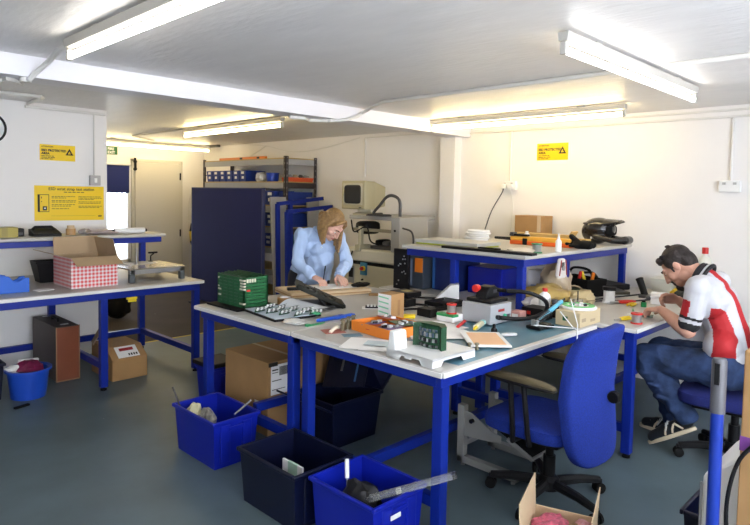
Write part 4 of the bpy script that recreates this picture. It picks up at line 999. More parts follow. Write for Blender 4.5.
o = tag(MB().grid(lambda u,v: (2.33+.22*u-.05*v, 2.80+.28*v, T+.004+.05*math.sin(PI*u)*(.4+.6*v)),10,8).build('polythene_sheet', mat('clear_sheet', (.70,.72,.74), .15), smooth=True), 'clear polythene sheet bulging behind the carrier', 'sheet')
wad('packing_bag', 'flat clear bag at the bench front edge by the green tool', 'bag', (2.10,2.66,T), (.06,.08,.012), mat('clear_bag', (.62,.62,.60), .2), 81, n=16)
# cardboard tray with drawing sheet
o = thing('cardboard_tray', 'shallow cardboard carton the woman is writing on', 'box', (2.92,3.36,T), -.30); MB().box(-.32,.30,-.17,.17,0,.036).build('carton_body', card_pale, o, .003); MB().box(-.3205,.3005,-.1705,.1705,.012,.020).build('carton_band', card, o); MB().box(.301,.303,-.04,.03,.008,.03).build('white_label', paper, o)
o = tag(MB().box(-.17,.17,-.105,.105,0,.002).build('drawing_sheet', paper), 'white sheet under the hands of the woman', 'paper'); o.location = (3.00,3.36,T+.037); o.rotation_euler = (0,0,-.25)
o = tag(MB().box(-.05,.05,-.022,.022,0,.02).build('stapler', black_p, None, .004), 'small black stapler on the shallow carton beside the woman', 'stapler'); o.location = (2.68,3.41,T+.036); o.rotation_euler = (0,0,-.5)
wad('glove', 'black cloth glove on the shallow carton beyond the white sheet', 'glove', (3.17,3.23,T+.036), (.09,.035,.018), black_r, 82, n=16)
# black casting
o = thing('casting', 'dark green black metal casting propped open on the island bench', 'casting', (2.56,2.98,T), -.62)
cm = mat('casting_olive', (.012,.013,.006), .6, .0, .4, 30)
MB().box(-.14,.15,-.11,.12,0,.02).build('base_frame', black_p, o, .003)
M = Matrix.Translation((-.16,0,.145)) @ Matrix.Rotation(.42,4,'Y')
q = MB(); q.box(0,.33,-.12,-.02,-.016,.010,M=M); q.box(0,.33,.02,.12,-.016,.010,M=M); q.box(.0,.05,-.12,.12,-.016,.016,M=M); q.box(.28,.33,-.12,.12,-.016,.010,M=M); q.box(.14,.18,-.12,.12,-.01,.014,M=M); q.build('open_lid', cm, o, .006)
q = MB()
for k in range(4): q.box(.06+.06*k,.08+.06*k,-.11,-.03,.010,.024,M=M)
q.build('lid_rib', cm, o, .003)
MB().tube([(.02,-.10,.02),(-.04,-.10,.10)],.012).build('strut', black_p, o); MB().tube([(.02,.10,.02),(-.04,.10,.10)],.012).build('strut', black_p, o)
o = thing('solder_sucker', 'bright blue plastic tool lying at the front of the island bench', 'tool', (2.345,2.60,T), -.03); MB().prism([(-.14,.0),(-.09,-.018),(-.02,-.014),(.0,-.022),(.05,-.022),(.07,-.012),(.14,-.022),(.14,.018),(.07,.010),(.05,.02),(.0,.02),(-.02,.012),(-.09,.016)],0,.018,'Z').build('tool_body', mat('tool_blue', (.015,.10,.60), .35), o, .004); MB().box(.03,.06,-.01,.01,.018,.021).build('tool_label', mat('tool_blue_dark', (.008,.05,.4), .4), o)
o = thing('tweezers', 'green plastic tweezers by the blue tool', 'tweezers', (2.16,2.555,T), .05); MB().prism([(-.07,-.012),(.03,-.010),(.07,-.003),(.07,.003),(.03,.010),(-.07,.012)],0,.006,'Z').build('blade', mat('tweezer_green', (.05,.35,.14), .4), o, .002); MB().box(-.07,-.045,-.012,.012,.006,.012).build('tweezer_end', MATS['tweezer_green'], o, .002)
o = tag(MB().box(-.025,.025,-.02,.02,0,.004).build('green_tab', mat('tab_green', (.04,.40,.18), .5), None, .001), 'bright green tab beside the black casting', 'tab'); o.location = (2.27,2.68,T+.03); o.rotation_euler = (.2,0,.4)
o = thing('circuit_board', 'reddish circuit board with a cream strip near the bench joint', 'circuit board', (2.125,2.37,T), -.4); MB().box(-.055,.055,-.05,.05,0,.003).build('board', mat('board_red', (.42,.14,.11), .5), o); MB().tube(catmull([(-.03,-.04,.006),(0,-.02,.02),(.03,.02,.016),(.04,.04,.006)]),.010,8).build('cream_strip', mat('cream_strip', (.78,.70,.55), .5), o, smooth=True)
o = thing('relay_board', 'small black module with pale pins in the middle of the island bench', 'module', (2.76,2.70,T), -.8); MB().box(-.05,.05,-.028,.028,.003,.012).build('module_body', black_p, o, .002)
for k in range(4): MB().box(-.038+.022*k,-.026+.022*k,-.02,.01,.012,.022).build('module_pin', comp_w, o)
MB().box(-.07,.07,-.04,.04,0,.003).build('module_sheet', paper, o)
# ------------------------------------------------------------------ island bench, corner nearest the camera
o = thing('parts_carton', 'tall brown carton with a white and green printed side', 'box', (2.59,2.385,T), .0); MB().box(-.055,.055,-.05,.055,0,.155).build('carton_body', card, o, .002)
MB().box(-.0565,-.05,-.048,.053,.004,.152).build('white_side', paper, o)
for k in range(5): MB().prism([(.048,.016+.029*k),(-.030,.010+.029*k),(-.030,.018+.029*k),(.048,.024+.029*k)],-.0575,-.0565,'X').build('green_stripe', mat('print_green', (.25,.62,.38), .6), o)
MB().box(-.0,.02,-.0515,-.05,.03,.12).build('print_line', mat('print_brown', (.28,.15,.06), .7), o)
o = open_carton('parts_carton', 'open shallow orange carton of tangled circuit boards', 2.21,2.475,2.015,2.325,T,.052,mat('carton_orange', (.88,.26,.03), .5),MATS['carton_orange'],{}, rz=-.12)
MB().box(-.134,-.1325,.0,.03,.025,.028).build('print_mark', red_p, o)
for k,(x,y,z,m,w) in enumerate(((2.40,2.12,.045,pcb_g,'green circuit board lying on top of the open orange carton'),(2.30,2.24,.040,mat('board_purple', (.20,.12,.24), .4, 0, .4, 60),'purple anti-static wrapped board in the orange carton'),(2.42,2.25,.052,mat('board_red2', (.42,.10,.05), .5),'red circuit board sticking out of the orange carton'),(2.26,2.10,.044,MATS['board_purple'],'second purple wrapped board at the front of the orange carton'))):
    oo = thing('circuit_board', w, 'circuit board', (x,y,T+z), rot=(.12*(-1)**k,.10,.5*k)); MB().box(-.07,.07,-.05,.05,0,.003).build('board', m, oo)
    for j in range(4): MB().box(-.05+.03*j,-.032+.03*j,-.03+.012*(j%3),-.005+.012*(j%3),.003,.014).build('chip', [comp_w,chip_m,comp_w,mid_grey][(j+k)%4], oo)
nb = mat('metal_block', (.22,.19,.12), .4, .5)
for k in range(6):
    o = tag(MB().lathe([(.012,0),(.012,.035),(.008,.038),(.008,.052),(.013,.054),(.013,.060)],14).build('metal_bush', nb, smooth='auto'), 'short brassy metal bush in the row along the orange carton, %s from the red board' % ['first','second','third','fourth','fifth','sixth'][k], 'bush', 'metal bushes beside the orange carton'); o.location = (2.17+.026*k,2.345+.012*(k%2)+.008*k,T)
o = tag(MB().box(-.05,.05,-.03,.03,0,.002).build('blue_card', mat('card_blue_grey', (.16,.27,.33), .6)), 'small blue grey card by the brassy bushes', 'card'); o.location = (2.14,2.24,T); o.rotation_euler = (0,0,-.5)
def paper_sheet(label, x,y,rz,w,h,z=0.,m=None,lift=.0,curl=.006):
    c,s = math.cos(rz),math.sin(rz)
    def fn(u,v):
        px,py = (u-.5)*w,(v-.5)*h
        return (x+px*c-py*s, y+px*s+py*c, T+z+.0015+curl*math.sin(2.5*u+1.3)*u*v+lift*u*u)
    b = MB().grid(fn,8,8); n = len(b.v); b.v += [p+V((0,0,.0012)) for p in b.v]; b.f += [[i+n for i in f] for f in b.f]; b.mi += [0]*len(b.mi)
    return tag(b.build('paper_sheet', m or paper, smooth=True), label, 'paper')
paper_sheet('white sheets with a blue print at the front bench edge', 2.08,2.02,-1.05,.30,.22)
paper_sheet('second white sheet slid under the printed one', 2.13,1.96,-.85,.30,.21,z=-.001)
o = tag(MB().box(-.06,.06,-.045,.045,0,.0008).build('printed_patch', mat('faint_print', (.58,.68,.70), .7)), 'pale blue printed patch on the white sheets', 'print'); o.location = (2.09,2.01,T+.0085); o.rotation_euler = (0,0,-1.05)
# blue mat
o = tag(MB().box(0,1.26,0,.52,-.0011,-.0002).build('antistatic_mat', mat_blue), 'blue grey anti-static mat along the bench edge', 'mat'); o.location = (2.10,1.535,T)
paper_sheet('large white sheet under the orange printed page', 2.50,1.95,-.70,.34,.24,z=.003,curl=.012)
paper_sheet('creased white sheet reaching back toward the wire spool', 2.62,2.08,-.35,.30,.22,z=.004,curl=.02)
pg = thing('printed_page', 'white page with a pale orange diagram near the bench edge', 'paper', (2.54,1.70,T+.010), -.78); MB().box(-.10,.10,-.145,.145,0,.008).build('page', paper, pg); MB().box(-.075,.08,-.125,.125,.008,.009).build('orange_print', mat('peach', (.85,.52,.30), .7), pg)
# white stand with board
o = thing('display_stand', 'white moulded stand with notched feet at the bench corner', 'stand', (2.12,1.71,T), -.02)
q = MB(); q.box(-.15,.15,-.14,.13,.026,.040); q.box(-.15,-.145,-.14,-.08,0,.03); q.box(-.15,-.145,.07,.13,0,.03); q.box(-.15,-.145,-.02,.02,.014,.03)
q.prism([(-.15,0),(-.09,0),(-.075,.022),(.05,.022),(.065,0),(.15,0),(.15,.04),(-.15,.04)],-.140,-.134,'Y'); q.prism([(-.15,0),(-.09,0),(-.075,.022),(.05,.022),(.065,0),(.15,0),(.15,.04),(-.15,.04)],.124,.13,'Y')
q.prism([(-.14,0),(-.08,0),(-.065,.022),(.04,.022),(.055,0),(.13,0),(.13,.04),(-.14,.04)],-.150,-.144,'X'); q.box(.144,.15,-.14,.13,0,.04)
q.build('stand_base', mat('stand_white', (.80,.80,.77), .45), o, .004)
q = MB(); q.prism([(.128,.02),(.07,.02),(.082,.118),(.112,.122)],-.15,-.07,'X'); q.build('stand_upright', MATS['stand_white'], o, .006)
o2 = thing('circuit_board', 'curved green circuit board packed with chips in the white stand', 'circuit board', (2.105,1.715,T+.040))
def bend(u,v,d=0.):
    a = (u-.5)*1.35; r = .085; return (-.0+ (r+d)*(-math.cos(a))+.085, -(r+d)*math.sin(a)*1.05, .10*v)
q = MB(); q.grid(lambda u,v: bend(u,v), 12, 2); n = len(q.v); q.v += [p+V((.006,0,0)) for p in q.v]; q.f += [[i+n for i in f[::-1]] for f in q.f]; q.mi += [0]*12*2
q.build('board', pcb_g, o2, smooth=True)
MB().prism([(-.004,-.082),(.02,-.05),(.02,.05),(-.004,.082),(.03,.085),(.075,.04),(.075,-.04),(.03,-.085)],.0,.105,'Z').build('board_stack', mat('board_edge', (.010,.06,.022), .5, 0, .4, 120), o2)
cc = [chip_m,mat('chip_grey', (.14,.15,.15), .4),mat('chip_blue', (.05,.085,.13), .4),mid_grey]
for r in range(4):
    for k in range(8):
        p0 = V(bend(.05+.118*k,.06+.235*r,.004)); a = (.05+.118*k+.03-.5)*1.35
        M = Matrix.Rotation(a,4,'Z'); MB().box(-.004,.003,-.004-.0025*((k+r)%2),.004+.0025*((k*r)%2),0,.011+.004*((k*3+r)%3)).build('chip', cc[(r*3+k*k)%4], o2, loc=p0, rot=(0,0,a))
for k,(x,y) in enumerate(((2.345,1.655),(2.37,1.63))):
    o = tag(MB().lathe([(.010,0),(.010,.012),(.007,.013),(.007,.024),(.011,.025),(.011,.032)],14).build('metal_bush', nb, smooth='auto'), ['brassy bush beside the white stand, the one nearer the page','brassy bush beside the white stand, the one nearer the bench edge'][k], 'bush', 'bushes by the white stand'); o.location = (x,y,T+.003)
o = thing('tube_of_grease', 'cream tube with a turquoise end on the blue mat', 'tube', (2.78,1.90,T+.018), .35); MB().lathe([(.016,-.07),(.016,.05),(.012,.055)],14,(0,0,0),'X').build('tube_body', mat('tube_cream', (.80,.74,.50), .45), o, smooth=True); MB().lathe([(.017,.055),(.017,.085)],14,(0,0,0),'X').build('tube_cap', mat('turquoise', (.35,.65,.62), .4), o, smooth=True); MB().lathe([(.006,-.11),(.010,-.07)],10,(0,0,0),'X').build('tube_nozzle', yellow_p, o, smooth=True)
o = tag(MB().lathe([(.009,-.08),(.009,.08)],12,(0,0,.009),'X').build('screwdriver', red_p, smooth='auto'), 'red handled driver lying behind the cream tube', 'screwdriver'); o.location = (2.75,2.0,T+.004); o.rotation_euler = (0,0,.4)
o = thing('bottle', 'tiny black bottle standing on the blue mat', 'bottle', (2.735,1.775,T+.003)); MB().lathe([(.017,0),(.017,.02),(.012,.026)],16).build('bottle_body', black_p, o, smooth=True); MB().lathe([(.009,.026),(.009,.040),(.006,.048)],12).build('cap', black_p, o, smooth=True)
o = thing('eraser', 'white oblong eraser on the blue mat', 'eraser', (2.74,1.685,T+.003), -.5); MB().sup((0,0,.007),(.045,.016,.007),.4,.7,18,8).build('eraser_body', white_p, o, smooth=True); MB().box(-.01,.02,-.010,.010,.012,.0146).build('eraser_sleeve', mat('pale_print', (.62,.66,.72), .6), o)
# grey box with hose
o = thing('rework_station', 'pale grey station box with a black hose and red label', 'station', (2.975,1.985,T), -.02)
MB().box(-.105,.105,-.10,.10,.006,.115).build('station_case', mat('station_grey', (.42,.43,.44), .4), o, .004)
MB().box(-.03,.03,-.1015,-.099,.072,.086).build('red_label', mat('label_dark_red', (.35,.02,.02), .5), o); MB().lathe([(.012,0),(.012,-.010)],12,(.03,-.10,.045),'Y').build('power_button', mat('button_green', (.05,.45,.25), .4), o); MB().lathe([(.012,0),(.014,-.02),(.009,-.025)],12,(-.045,-.10,.045),'Y').build('hose_socket', black_p, o)
MB().box(.05,.085,-.1015,-.099,.03,.05).build('vent', dark_grey, o)
o = thing('heat_gun_unit', 'black pump unit on top of the pale grey station box', 'pump', (3.00,2.0,T+.115)); MB().box(-.09,.09,-.085,.085,0,.022).build('pump_base', black_p, o, .006)
MB().prism([(-.07,.022),(.07,.022),(.055,.075),(.02,.092),(-.03,.088),(-.055,.06)],-.04,.04,'Y').build('pump_body', black_p, o, .006); MB().lathe([(.022,0),(.022,.03)],14,(-.07,.04,.075),'X').build('red_knob', red_p, o, smooth='auto'); MB().box(.0,.04,-.041,-.039,.05,.07).build('pump_label', dark_grey, o); MB().lathe([(.012,-.04),(.012,-.09)],10,(.05,.0,.065),'Y').build('outlet', black_p, o)
wire('hose', 'thick black hose looping from the pump unit to the station front', 'hose', [(3.05,1.90,T+.18),(3.12,1.80,T+.175),(3.20,1.74,T+.13),(3.22,1.74,T+.07),(3.14,1.77,T+.035),(3.02,1.80,T+.035),(2.93,1.862,T+.045)], .012, black_p, n=10)
o = instrument('black meter with a red mark behind the hose', 3.22,3.34,1.76,1.90,T,T+.07,black_p, cat='meter', name='meter'); MB().box(-.0615,-.06,.01,.035,.03,.05).build('red_mark', red_p, o)
o = instrument('small pink and white carton under the black hose', 3.12,3.19,1.85,1.92,T,T+.055,mat('pinkish', (.60,.30,.26), .6), cat='box', name='carton'); MB().box(-.0355,-.03,-.02,.02,.02,.04).build('white_print', paper, o)
# soldering iron in its stand
o = thing('iron_stand', 'black soldering iron stand with a coiled holder on the blue mat', 'stand', (3.04,1.675,T+.003), -.1)
MB().box(-.07,.07,-.045,.045,0,.018).build('stand_base', black_p, o, .005); MB().box(.01,.06,-.03,.03,.018,.024).build('sponge', mat('sponge_dark', (.10,.09,.06), .9), o)
ax0, ax1 = V((-.05,0,.03)), V((.07,-.01,.078)); d = (ax1-ax0).normalized(); u_ = d.orthogonal().normalized(); w_ = d.cross(u_)
MB().tube([ax0+d*((ax1-ax0).length*i/80)+(u_*math.cos(i*.75)+w_*math.sin(i*.75))*(.011+.005*i/80) for i in range(81)],.0028,6).build('coil_holder', mat('coil_grey', (.16,.16,.16), .35, .8), o, smooth=True)
MB().box(-.06,-.04,-.02,.02,.018,.05).build('bracket', steel, o, .002)
o = thing('soldering_iron', 'soldering iron with a pale blue handle in the coiled stand', 'soldering iron', (3.115,1.665,T+.085), rot=(0,-.34,-.06)); MB().lathe([(.004,-.10),(.005,-.02),(.011,0),(.013,.02),(.011,.10),(.014,.13),(.009,.14)],14,(0,0,0),'X').build('handle', mat('iron_blue', (.12,.45,.62), .4), o, smooth=True); MB().lathe([(.008,.14),(.006,.17)],10,(0,0,0),'X').build('cord_sleeve', black_p, o, smooth=True)
o = thing('probe_arms', 'thin white crossed test arms leaning on the bench edge', 'probes', (3.12,1.53,T))
MB().tube([(-.02,.06,.10),(.01,.0,.02),(.02,-.025,.005)],.003).build('arm', white_p, o, smooth=True); MB().tube([(.08,.05,.16),(.04,-.015,.03),(.01,-.03,-.05)],.003).build('arm', white_p, o, smooth=True); MB().tube([(-.16,.14,.03),(.03,.0,.008)],.003).build('arm', white_p, o, smooth=True)
bottle('white bottle with a red cap between the meter and glass jar', 3.42,1.86,T,.036,.165,white_p,red_p)
o = thing('jar', 'clear glass jar beside the white bottle with a red cap', 'jar', (3.62,1.74,T)); MB().lathe([(.030,0),(.032,.09),(.029,.09),(.027,.005),(.0005,.005)],20).build('jar_body', clear_m, o, smooth='auto'); MB().tube([(0,0,.01),(.02,.01,.14)],.004).build('brush', black_p, o); 
o = thing('jar', 'dark amber jar just behind the coiled iron stand', 'jar', (3.40,1.78,T)); MB().lathe([(.026,0),(.028,.07),(.020,.08),(.020,.095)],18).build('jar_body', mat('amber', (.03,.02,.015), .15), o, smooth=True); MB().lathe([(.022,.09),(.022,.108)],16).build('lid', dark_grey, o, smooth='auto')
o = thing('carton', 'beige carton holding a stack of paper plates with green print', 'box', (3.34,1.60,T), .0); MB().box(-.13,.13,-.075,.075,0,.085).build('carton_body', mat('beige_box', (.62,.50,.30), .6), o, .003)
q = MB(); q.box(-.131,-.1295,.0,.03,.03,.055); q.build('side_print', mat('print_dkgreen', (.03,.14,.06), .6), o)
q = MB(); q.box(-.11,-.06,-.0762,-.075,.03,.05); q.box(.0,.06,-.0762,-.075,.02,.035); q.build('front_print', mat('print_tan', (.42,.32,.2), .6), o)
o = thing('label_roll', 'flat round stack of white labels with green edge on the beige carton', 'labels', (3.36,1.61,T+.085)); MB().lathe([(.10,0),(.105,.008),(.10,.016)],28).build('stack', paper, o, smooth=True); MB().lathe([(.092,.016),(.092,.019),(.060,.019),(.060,.016),(.092,.016)],28,caps=False).build('green_ring', mat('ring_green', (.15,.55,.18), .5), o)
for k in range(5): MB().sup((.075*math.cos(1.25*k)*.5,.075*math.sin(1.25*k)*.5,.022),(.012,.012,.008),1,1,10,6).build('component', [comp_w,mid_grey,green_p,comp_w,chip_m][k], o, smooth=True)
# man's bench
def pliers(label, x,y,rz,m,sc=1.):
    o = thing('pliers', label, 'pliers', (x,y,T), rz); o.scale = (sc,)*3
    for s in (-1,1): MB().tube(catmull([(.0,0,.010),(-.03,s*.012,.010),(-.07,s*.018,.010),(-.11,s*.012,.010)]),[.006]*3+[.008]*16,8).build('handle', m, o, smooth=True)
    MB().prism([(-.005,-.010),(.012,-.010),(.05,-.003),(.05,.003),(.012,.010),(-.005,.010)],.004,.016,'Z').build('jaw', steel, o, .002)
    return o
pliers('red handled pliers on the bench beside the white roll', 4.18,1.72,2.6,red_p,1.2)
pliers('yellow handled cutters at the near edge of the man\'s bench', 3.60,1.465,2.9,yellow_p)
pliers('yellow handled cutters close to the hands of the man', 4.24,1.62,.0,yellow_p)
spool('red flanged solder spool at the corner of the man\'s bench', 3.60,1.365,T,.033,.062)
o = thing('wire_roll', 'white roll with a black top standing beyond the red pliers', 'roll', (4.18,1.78,T)); MB().lathe([(.045,0),(.045,.012),(.038,.014),(.038,.085),(.045,.088)],24).build('roll_body', white_p, o, smooth='auto'); MB().lathe([(.046,.088),(.046,.112)],24).build('lid', black_p, o, smooth='auto')
o = thing('tool_bag', 'open black tool bag stuffed with tools under the raised shelf', 'bag', (4.40,2.10,T), -.35); MB().shell(-.10,.10,-.17,.17,0,.13,.01,.012).build('bag_body', black_r, o, .012)
MB().tube(catmull([(0,-.13,.12),(0,-.08,.19),(0,.08,.19),(0,.13,.12)]),.010,8).build('handle', black_r, o, smooth=True)
for k,(y,m,w) in enumerate(((-.10,orange_p,'orange'),(-.06,yellow_p,'yellow'),(.0,red_p,'red'),(.05,steel,'bare steel'))):
    o = thing('screwdriver', w+' handled driver standing in the black tool bag', 'screwdriver', (4.36+.02*(k%2),2.10+y,T+.06), rot=(.25*(-1)**k,-.2,0)); MB().lathe([(.011,.05),(.013,.07),(.012,.12),(.006,.125)],12).build('handle', m, o, smooth=True); MB().lathe([(.003,-.02),(.003,.05)],8).build('shaft', steel, o)
o = instrument('dark green box in front of the black tool bag', 4.17,4.25,1.98,2.12,T,T+.065,mat('dk_green_box', (.03,.06,.03), .5), cat='box', name='component_box')
o = thing('tool_case', 'black case lid with a carrying handle near the wall', 'case', (4.86,2.10,T), -.4); MB().box(-.12,.12,-.14,.14,0,.045).build('case_body', black_p, o, .008); MB().tube(catmull([(-.10,.13,.04),(-.09,.18,.095),(-.02,.21,.10),(.06,.21,.09),(.08,.16,.03)]),.011,8).build('handle', black_p, o, smooth=True)
o = tag(MB().box(-.13,.13,-.10,.10,0,.022).build('binder', mat('binder_olive', (.06,.055,.035), .5), None, .004), 'flat dark folder leaning on the white roll', 'folder'); o.location = (4.62,1.98,T+.0); o.rotation_euler = (0,0,-.7)
for i,pts in enumerate(([(3.7,1.95,T+.01),(4.0,1.90,T+.012),(4.3,1.85,T+.01),(4.62,1.72,T+.02)],[(3.75,1.75,T+.01),(4.1,1.84,T+.01),(4.35,1.66,T+.01),(4.45,1.45,T+.05)],[(3.9,2.2,T+.02),(4.1,2.0,T+.10),(4.05,1.85,T+.02),(4.3,1.95,T+.01)])):
    wire('lead', ['black lead running across to the black iron holder','black lead running to the tool in the hands of the man','pale lead curling in front of the black tool bag'][i], 'lead', pts, .006, [black_p,dark_grey,mat('lead_tan', (.45,.36,.22), .5)][i])
o = thing('iron_holder', 'slanted black tube holder on the bench beyond the hands', 'holder', (4.62,1.70,T), rot=(0,0,.3)); MB().lathe([(.024,0),(.026,.11),(.028,.13),(.020,.131)],16,M=Matrix.Translation((0,0,.02)) @ Matrix.Rotation(.45,4,'Y') @ Matrix.Rotation(-.35,4,'X')).build('holder_tube', black_p, o, smooth='auto'); MB().box(-.05,.04,-.04,.04,0,.02).build('holder_base', dark_grey, o, .004)
o = thing('plastic_tub', 'milky plastic tub against the wall beyond the hands', 'tub', (4.99,1.69,T)); MB().shell(-.08,.08,-.08,.08,0,.11,.015,.003).build('tub_body', milky, o, .008); MB().box(-.084,.084,-.084,.084,.106,.114).build('tub_lid', milky, o, .004)
o = thing('plastic_tub', 'second milky tub against the wall behind the face of the man', 'tub', (5.02,1.53,T)); MB().shell(-.07,.07,-.07,.07,0,.12,.015,.003).build('tub_body', milky, o, .008); MB().box(-.074,.074,-.074,.074,.116,.124).build('tub_lid', milky, o, .004)
bottle('large milky jug with a red cap behind the head of the man', 4.96,1.40,T,.048,.375,milky,red_p)
o = tag(MB().box(-.05,.05,-.05,.05,0,.075).build('carton', paper, None, .003), 'small white carton behind the hands of the man', 'box'); o.location = (4.42,1.53,T); o.rotation_euler = (0,0,.3)
o = thing('solder_can', 'small green and white can beside the hands of the man', 'can', (4.20,1.55,T)); MB().lathe([(.018,0),(.018,.032)],16).build('can_body', green_p, o, smooth='auto'); MB().lathe([(.012,.032),(.012,.045)],12).build('can_cap', black_p, o, smooth='auto')
wad('cloth', 'yellow cloth on the bench beneath the chin of the man', 'cloth', (4.75,1.50,T), (.07,.06,.05), mat('cloth_yellow', (.75,.52,.03), .8), 91, n=16)
wad('cloth', 'dark cloth heaped beside the yellow cloth', 'cloth', (4.62,1.42,T), (.10,.07,.05), mat('cloth_dark', (.03,.035,.03), .8), 92, n=16)
for k,(x,y,rz,m,w) in enumerate(((4.02,1.55,.4,mat('scrap_green', (.20,.45,.22), .6),'thin green offcut on the bench by the hands'),(3.88,1.50,-.3,white_p,'thin white offcut on the bench near the yellow cutters'),(3.72,1.40,.8,comp_w,'thin pale strip on the bench beside the solder spool'))):
    o = tag(MB().box(-.04,.04,-.006,.006,0,.003).build('offcut', m), w, 'offcut'); o.location = (x,y,T); o.rotation_euler = (0,0,rz)

# ------------------------------------------------------------------ office chairs
def office_chair(label, loc, rz, fab, seat_h=.43, back_top=.905, back_bot=.27, arms=True):
    """faces local +Y"""
    o = thing('office_chair', label, 'chair', loc, rz)
    MB().sup((0,.05,seat_h-.045),(.235,.235,.045),.45,.45,28,10).build('seat', fab, o, smooth=True)
    MB().box(-.15,.15,-.12,.20,seat_h-.115,seat_h-.075).build('seat_plate', black_p, o, .01)
    bz = (back_top+back_bot)/2; bh = (back_top-back_bot)/2
    q = MB(); q.sup((0,0,0),(.232,.040,bh),.35,.42,32,20)
    for i,p in enumerate(q.v):
        t = p.z/bh; w = 1-.10*max(t,0)**2-.14*max(-t,0)**2
        q.v[i] = V((p.x*w, p.y - .07*(p.x/.215)**2*-.5 + .055*math.cos(t*1.7-.6)-.03 - .10*t*.45, p.z))
    bk = q.build('backrest', fab, o, smooth=True); bk.location = (0,-.235,bz)
    q = MB(); q.sup((0,0,0),(.195,.026,bh*.96),.35,.42,24,16)
    for i,p in enumerate(q.v):
        t = p.z/bh; w = 1-.10*max(t,0)**2-.14*max(-t,0)**2
        q.v[i] = V((p.x*w, p.y + .07*(p.x/.215)**2*.5 + .055*math.cos(t*1.7-.6)-.03 - .10*t*.45 - .024, p.z))
    MB().box(-.03,.03,-.025,.0,0,.16).build('back_spine', black_p, o, .008, loc=(0,-.225,seat_h-.09), rot=(.06,0,0))
    MB().tube([(0,-.10,seat_h-.095),(0,-.22,seat_h-.09),(0,-.25,seat_h-.04)],.02,8).build('back_bracket', black_p, o, smooth=True)
    MB().lathe([(.026,0),(.030,.02),(.024,.034)],14,(.045,-.285,bz-.02),'X').build('back_knob', black_r, o, smooth=True)
    MB().lathe([(.030,.09),(.030,.22),(.020,.22),(.020,seat_h-.1)],18).build('gas_column', black_p, o, smooth='auto')
    MB().lathe([(.055,.055),(.055,.10),(.035,.12)],20).build('base_hub', black_p, o, smooth='auto')
    for k in range(5):
        a = 2*PI*k/5+1.98; c,s = math.cos(a),math.sin(a)
        lg = MB().tube([(.03*c,.03*s,.085),(.18*c,.18*s,.082),(.285*c,.285*s,.066)],[.026,.022,.018],8).build('base_leg', black_p, o, smooth=True)
        for w in (-1,1):
            M = Matrix.Translation((.285*c-.014*w*s,.285*s+.014*w*c,.027)) @ Matrix.Rotation(a,4,'Z')
            MB().lathe([(.020,-.009),(.027,-.007),(.027,.007),(.020,.009)],16,(0,0,0),'Y',M=M).build('caster_wheel', black_r, lg, smooth='auto')
        MB().box(-.012,.012,-.008,.008,.03,.07,M=Matrix.Translation((.285*c,.285*s,0)) @ Matrix.Rotation(a,4,'Z')).build('caster_stem', black_p, lg)
    if arms:
        for s in (-1,1):
            ar = MB().tube([(s*.16,.06,seat_h-.09),(s*.245,.06,seat_h-.09),(s*.262,.05,seat_h-.03),(s*.262,.07,seat_h+.20)],.013,8).build('armrest', black_p, o, smooth=True)
            MB().tube([(s*.245,-.03,seat_h-.09),(s*.262,-.03,seat_h-.03),(s*.262,.0,seat_h+.20)],.013,8).build('arm_post', black_p, ar, smooth=True)
            q = MB(); q.sup((0,0,0),(.034,.185,.018),.5,.6,20,8)
            for i,p in enumerate(q.v): q.v[i] = V((p.x,p.y,p.z-.22*max(-p.y-.04,0)**1.0*.35-.5*max(p.y-.05,0)**2))
            pd = q.build('arm_pad', arm_m, ar, smooth=True); pd.location = (s*.262,.02,seat_h+.215)
            q = MB(); q.sup((0,0,0),(.038,.19,.010),.5,.6,20,6); pb = q.build('arm_trim', black_p, ar, smooth=True); pb.location = (s*.262,.02,seat_h+.203)
    return o
office_chair('bright blue office chair with armrests pulled up to the island bench', (2.73,1.43,0), -.02, fabric_blue)
office_chair('dark blue office chair under the seated man', (3.88,.90,0), .10, fabric_dark, .425, .84, .46, arms=False)

# ------------------------------------------------------------------ objects in the near corner
o = open_carton('cardboard_box', 'open cardboard box with upright flaps and pink wrap nearest the camera', 1.855,2.135,.88,1.11,0,.305,card_pale,card_pale,{'back':(.125,.04),'front':(.12,.05),'right':(.10,2.9)}, rz=.33)
FB = o
o = thing('blue_post', 'blue steel post with a grey clamp head nearest the camera', 'post', (1.817,.461,0), rot=(-.018,.058,0)); MB().lathe([(.0165,0),(.0165,.93)],20).build('post_tube', mat('post_blue', (.008,.035,.30), .3), o, smooth='auto')
MB().lathe([(.0195,.90),(.0195,1.045),(.016,1.052)],20).build('clamp_head', mat('clamp_grey', (.09,.09,.10), .45), o, smooth='auto'); MB().box(-.022,-.012,-.007,.007,.98,1.04).build('clamp_slot', black_p, o, .002); MB().lathe([(.040,0),(.040,.012),(.018,.02)],24).build('foot_plate', dark_grey, o, smooth='auto')
o = thing('computer_tower', 'white plastic machine with a vented top behind the blue post', 'computer', (2.33,.42,0), 0)
MB().prism([(-.16,0),(.16,0),(.16,.60),(.05,.70),(-.16,.68)],-.20,.20,'X').build('tower_case', mat('tower_white', (.85,.85,.81), .4), o, .02, 3)
q = MB()
for k in range(6): q.box(-.204,-.199,-.09+.02*k,-.082+.02*k,.36,.48)
q.build('side_vents', mid_grey, o)
q = MB()
for k in range(6): q.box(-.14,.14,-.12+.03*k,-.105+.03*k,.692,.702)
q.build('top_grille', mat('grille_grey', (.5,.5,.47), .5), o)
MB().box(-.205,-.198,.155,.162,.02,.58).build('edge_line', mid_grey, o)
o = thing('cardboard_box', 'tall brown carton at the edge of the room in front of the white machine', 'box', (1.99,.285,0), 0); MB().box(-.09,.09,-.165,.140,0,1.08).build('carton_body', card, o, .004); MB().box(-.092,-.08,.11,.141,.80,.84).build('purple_sticker', mat('purple', (.18,.05,.25), .5), o)
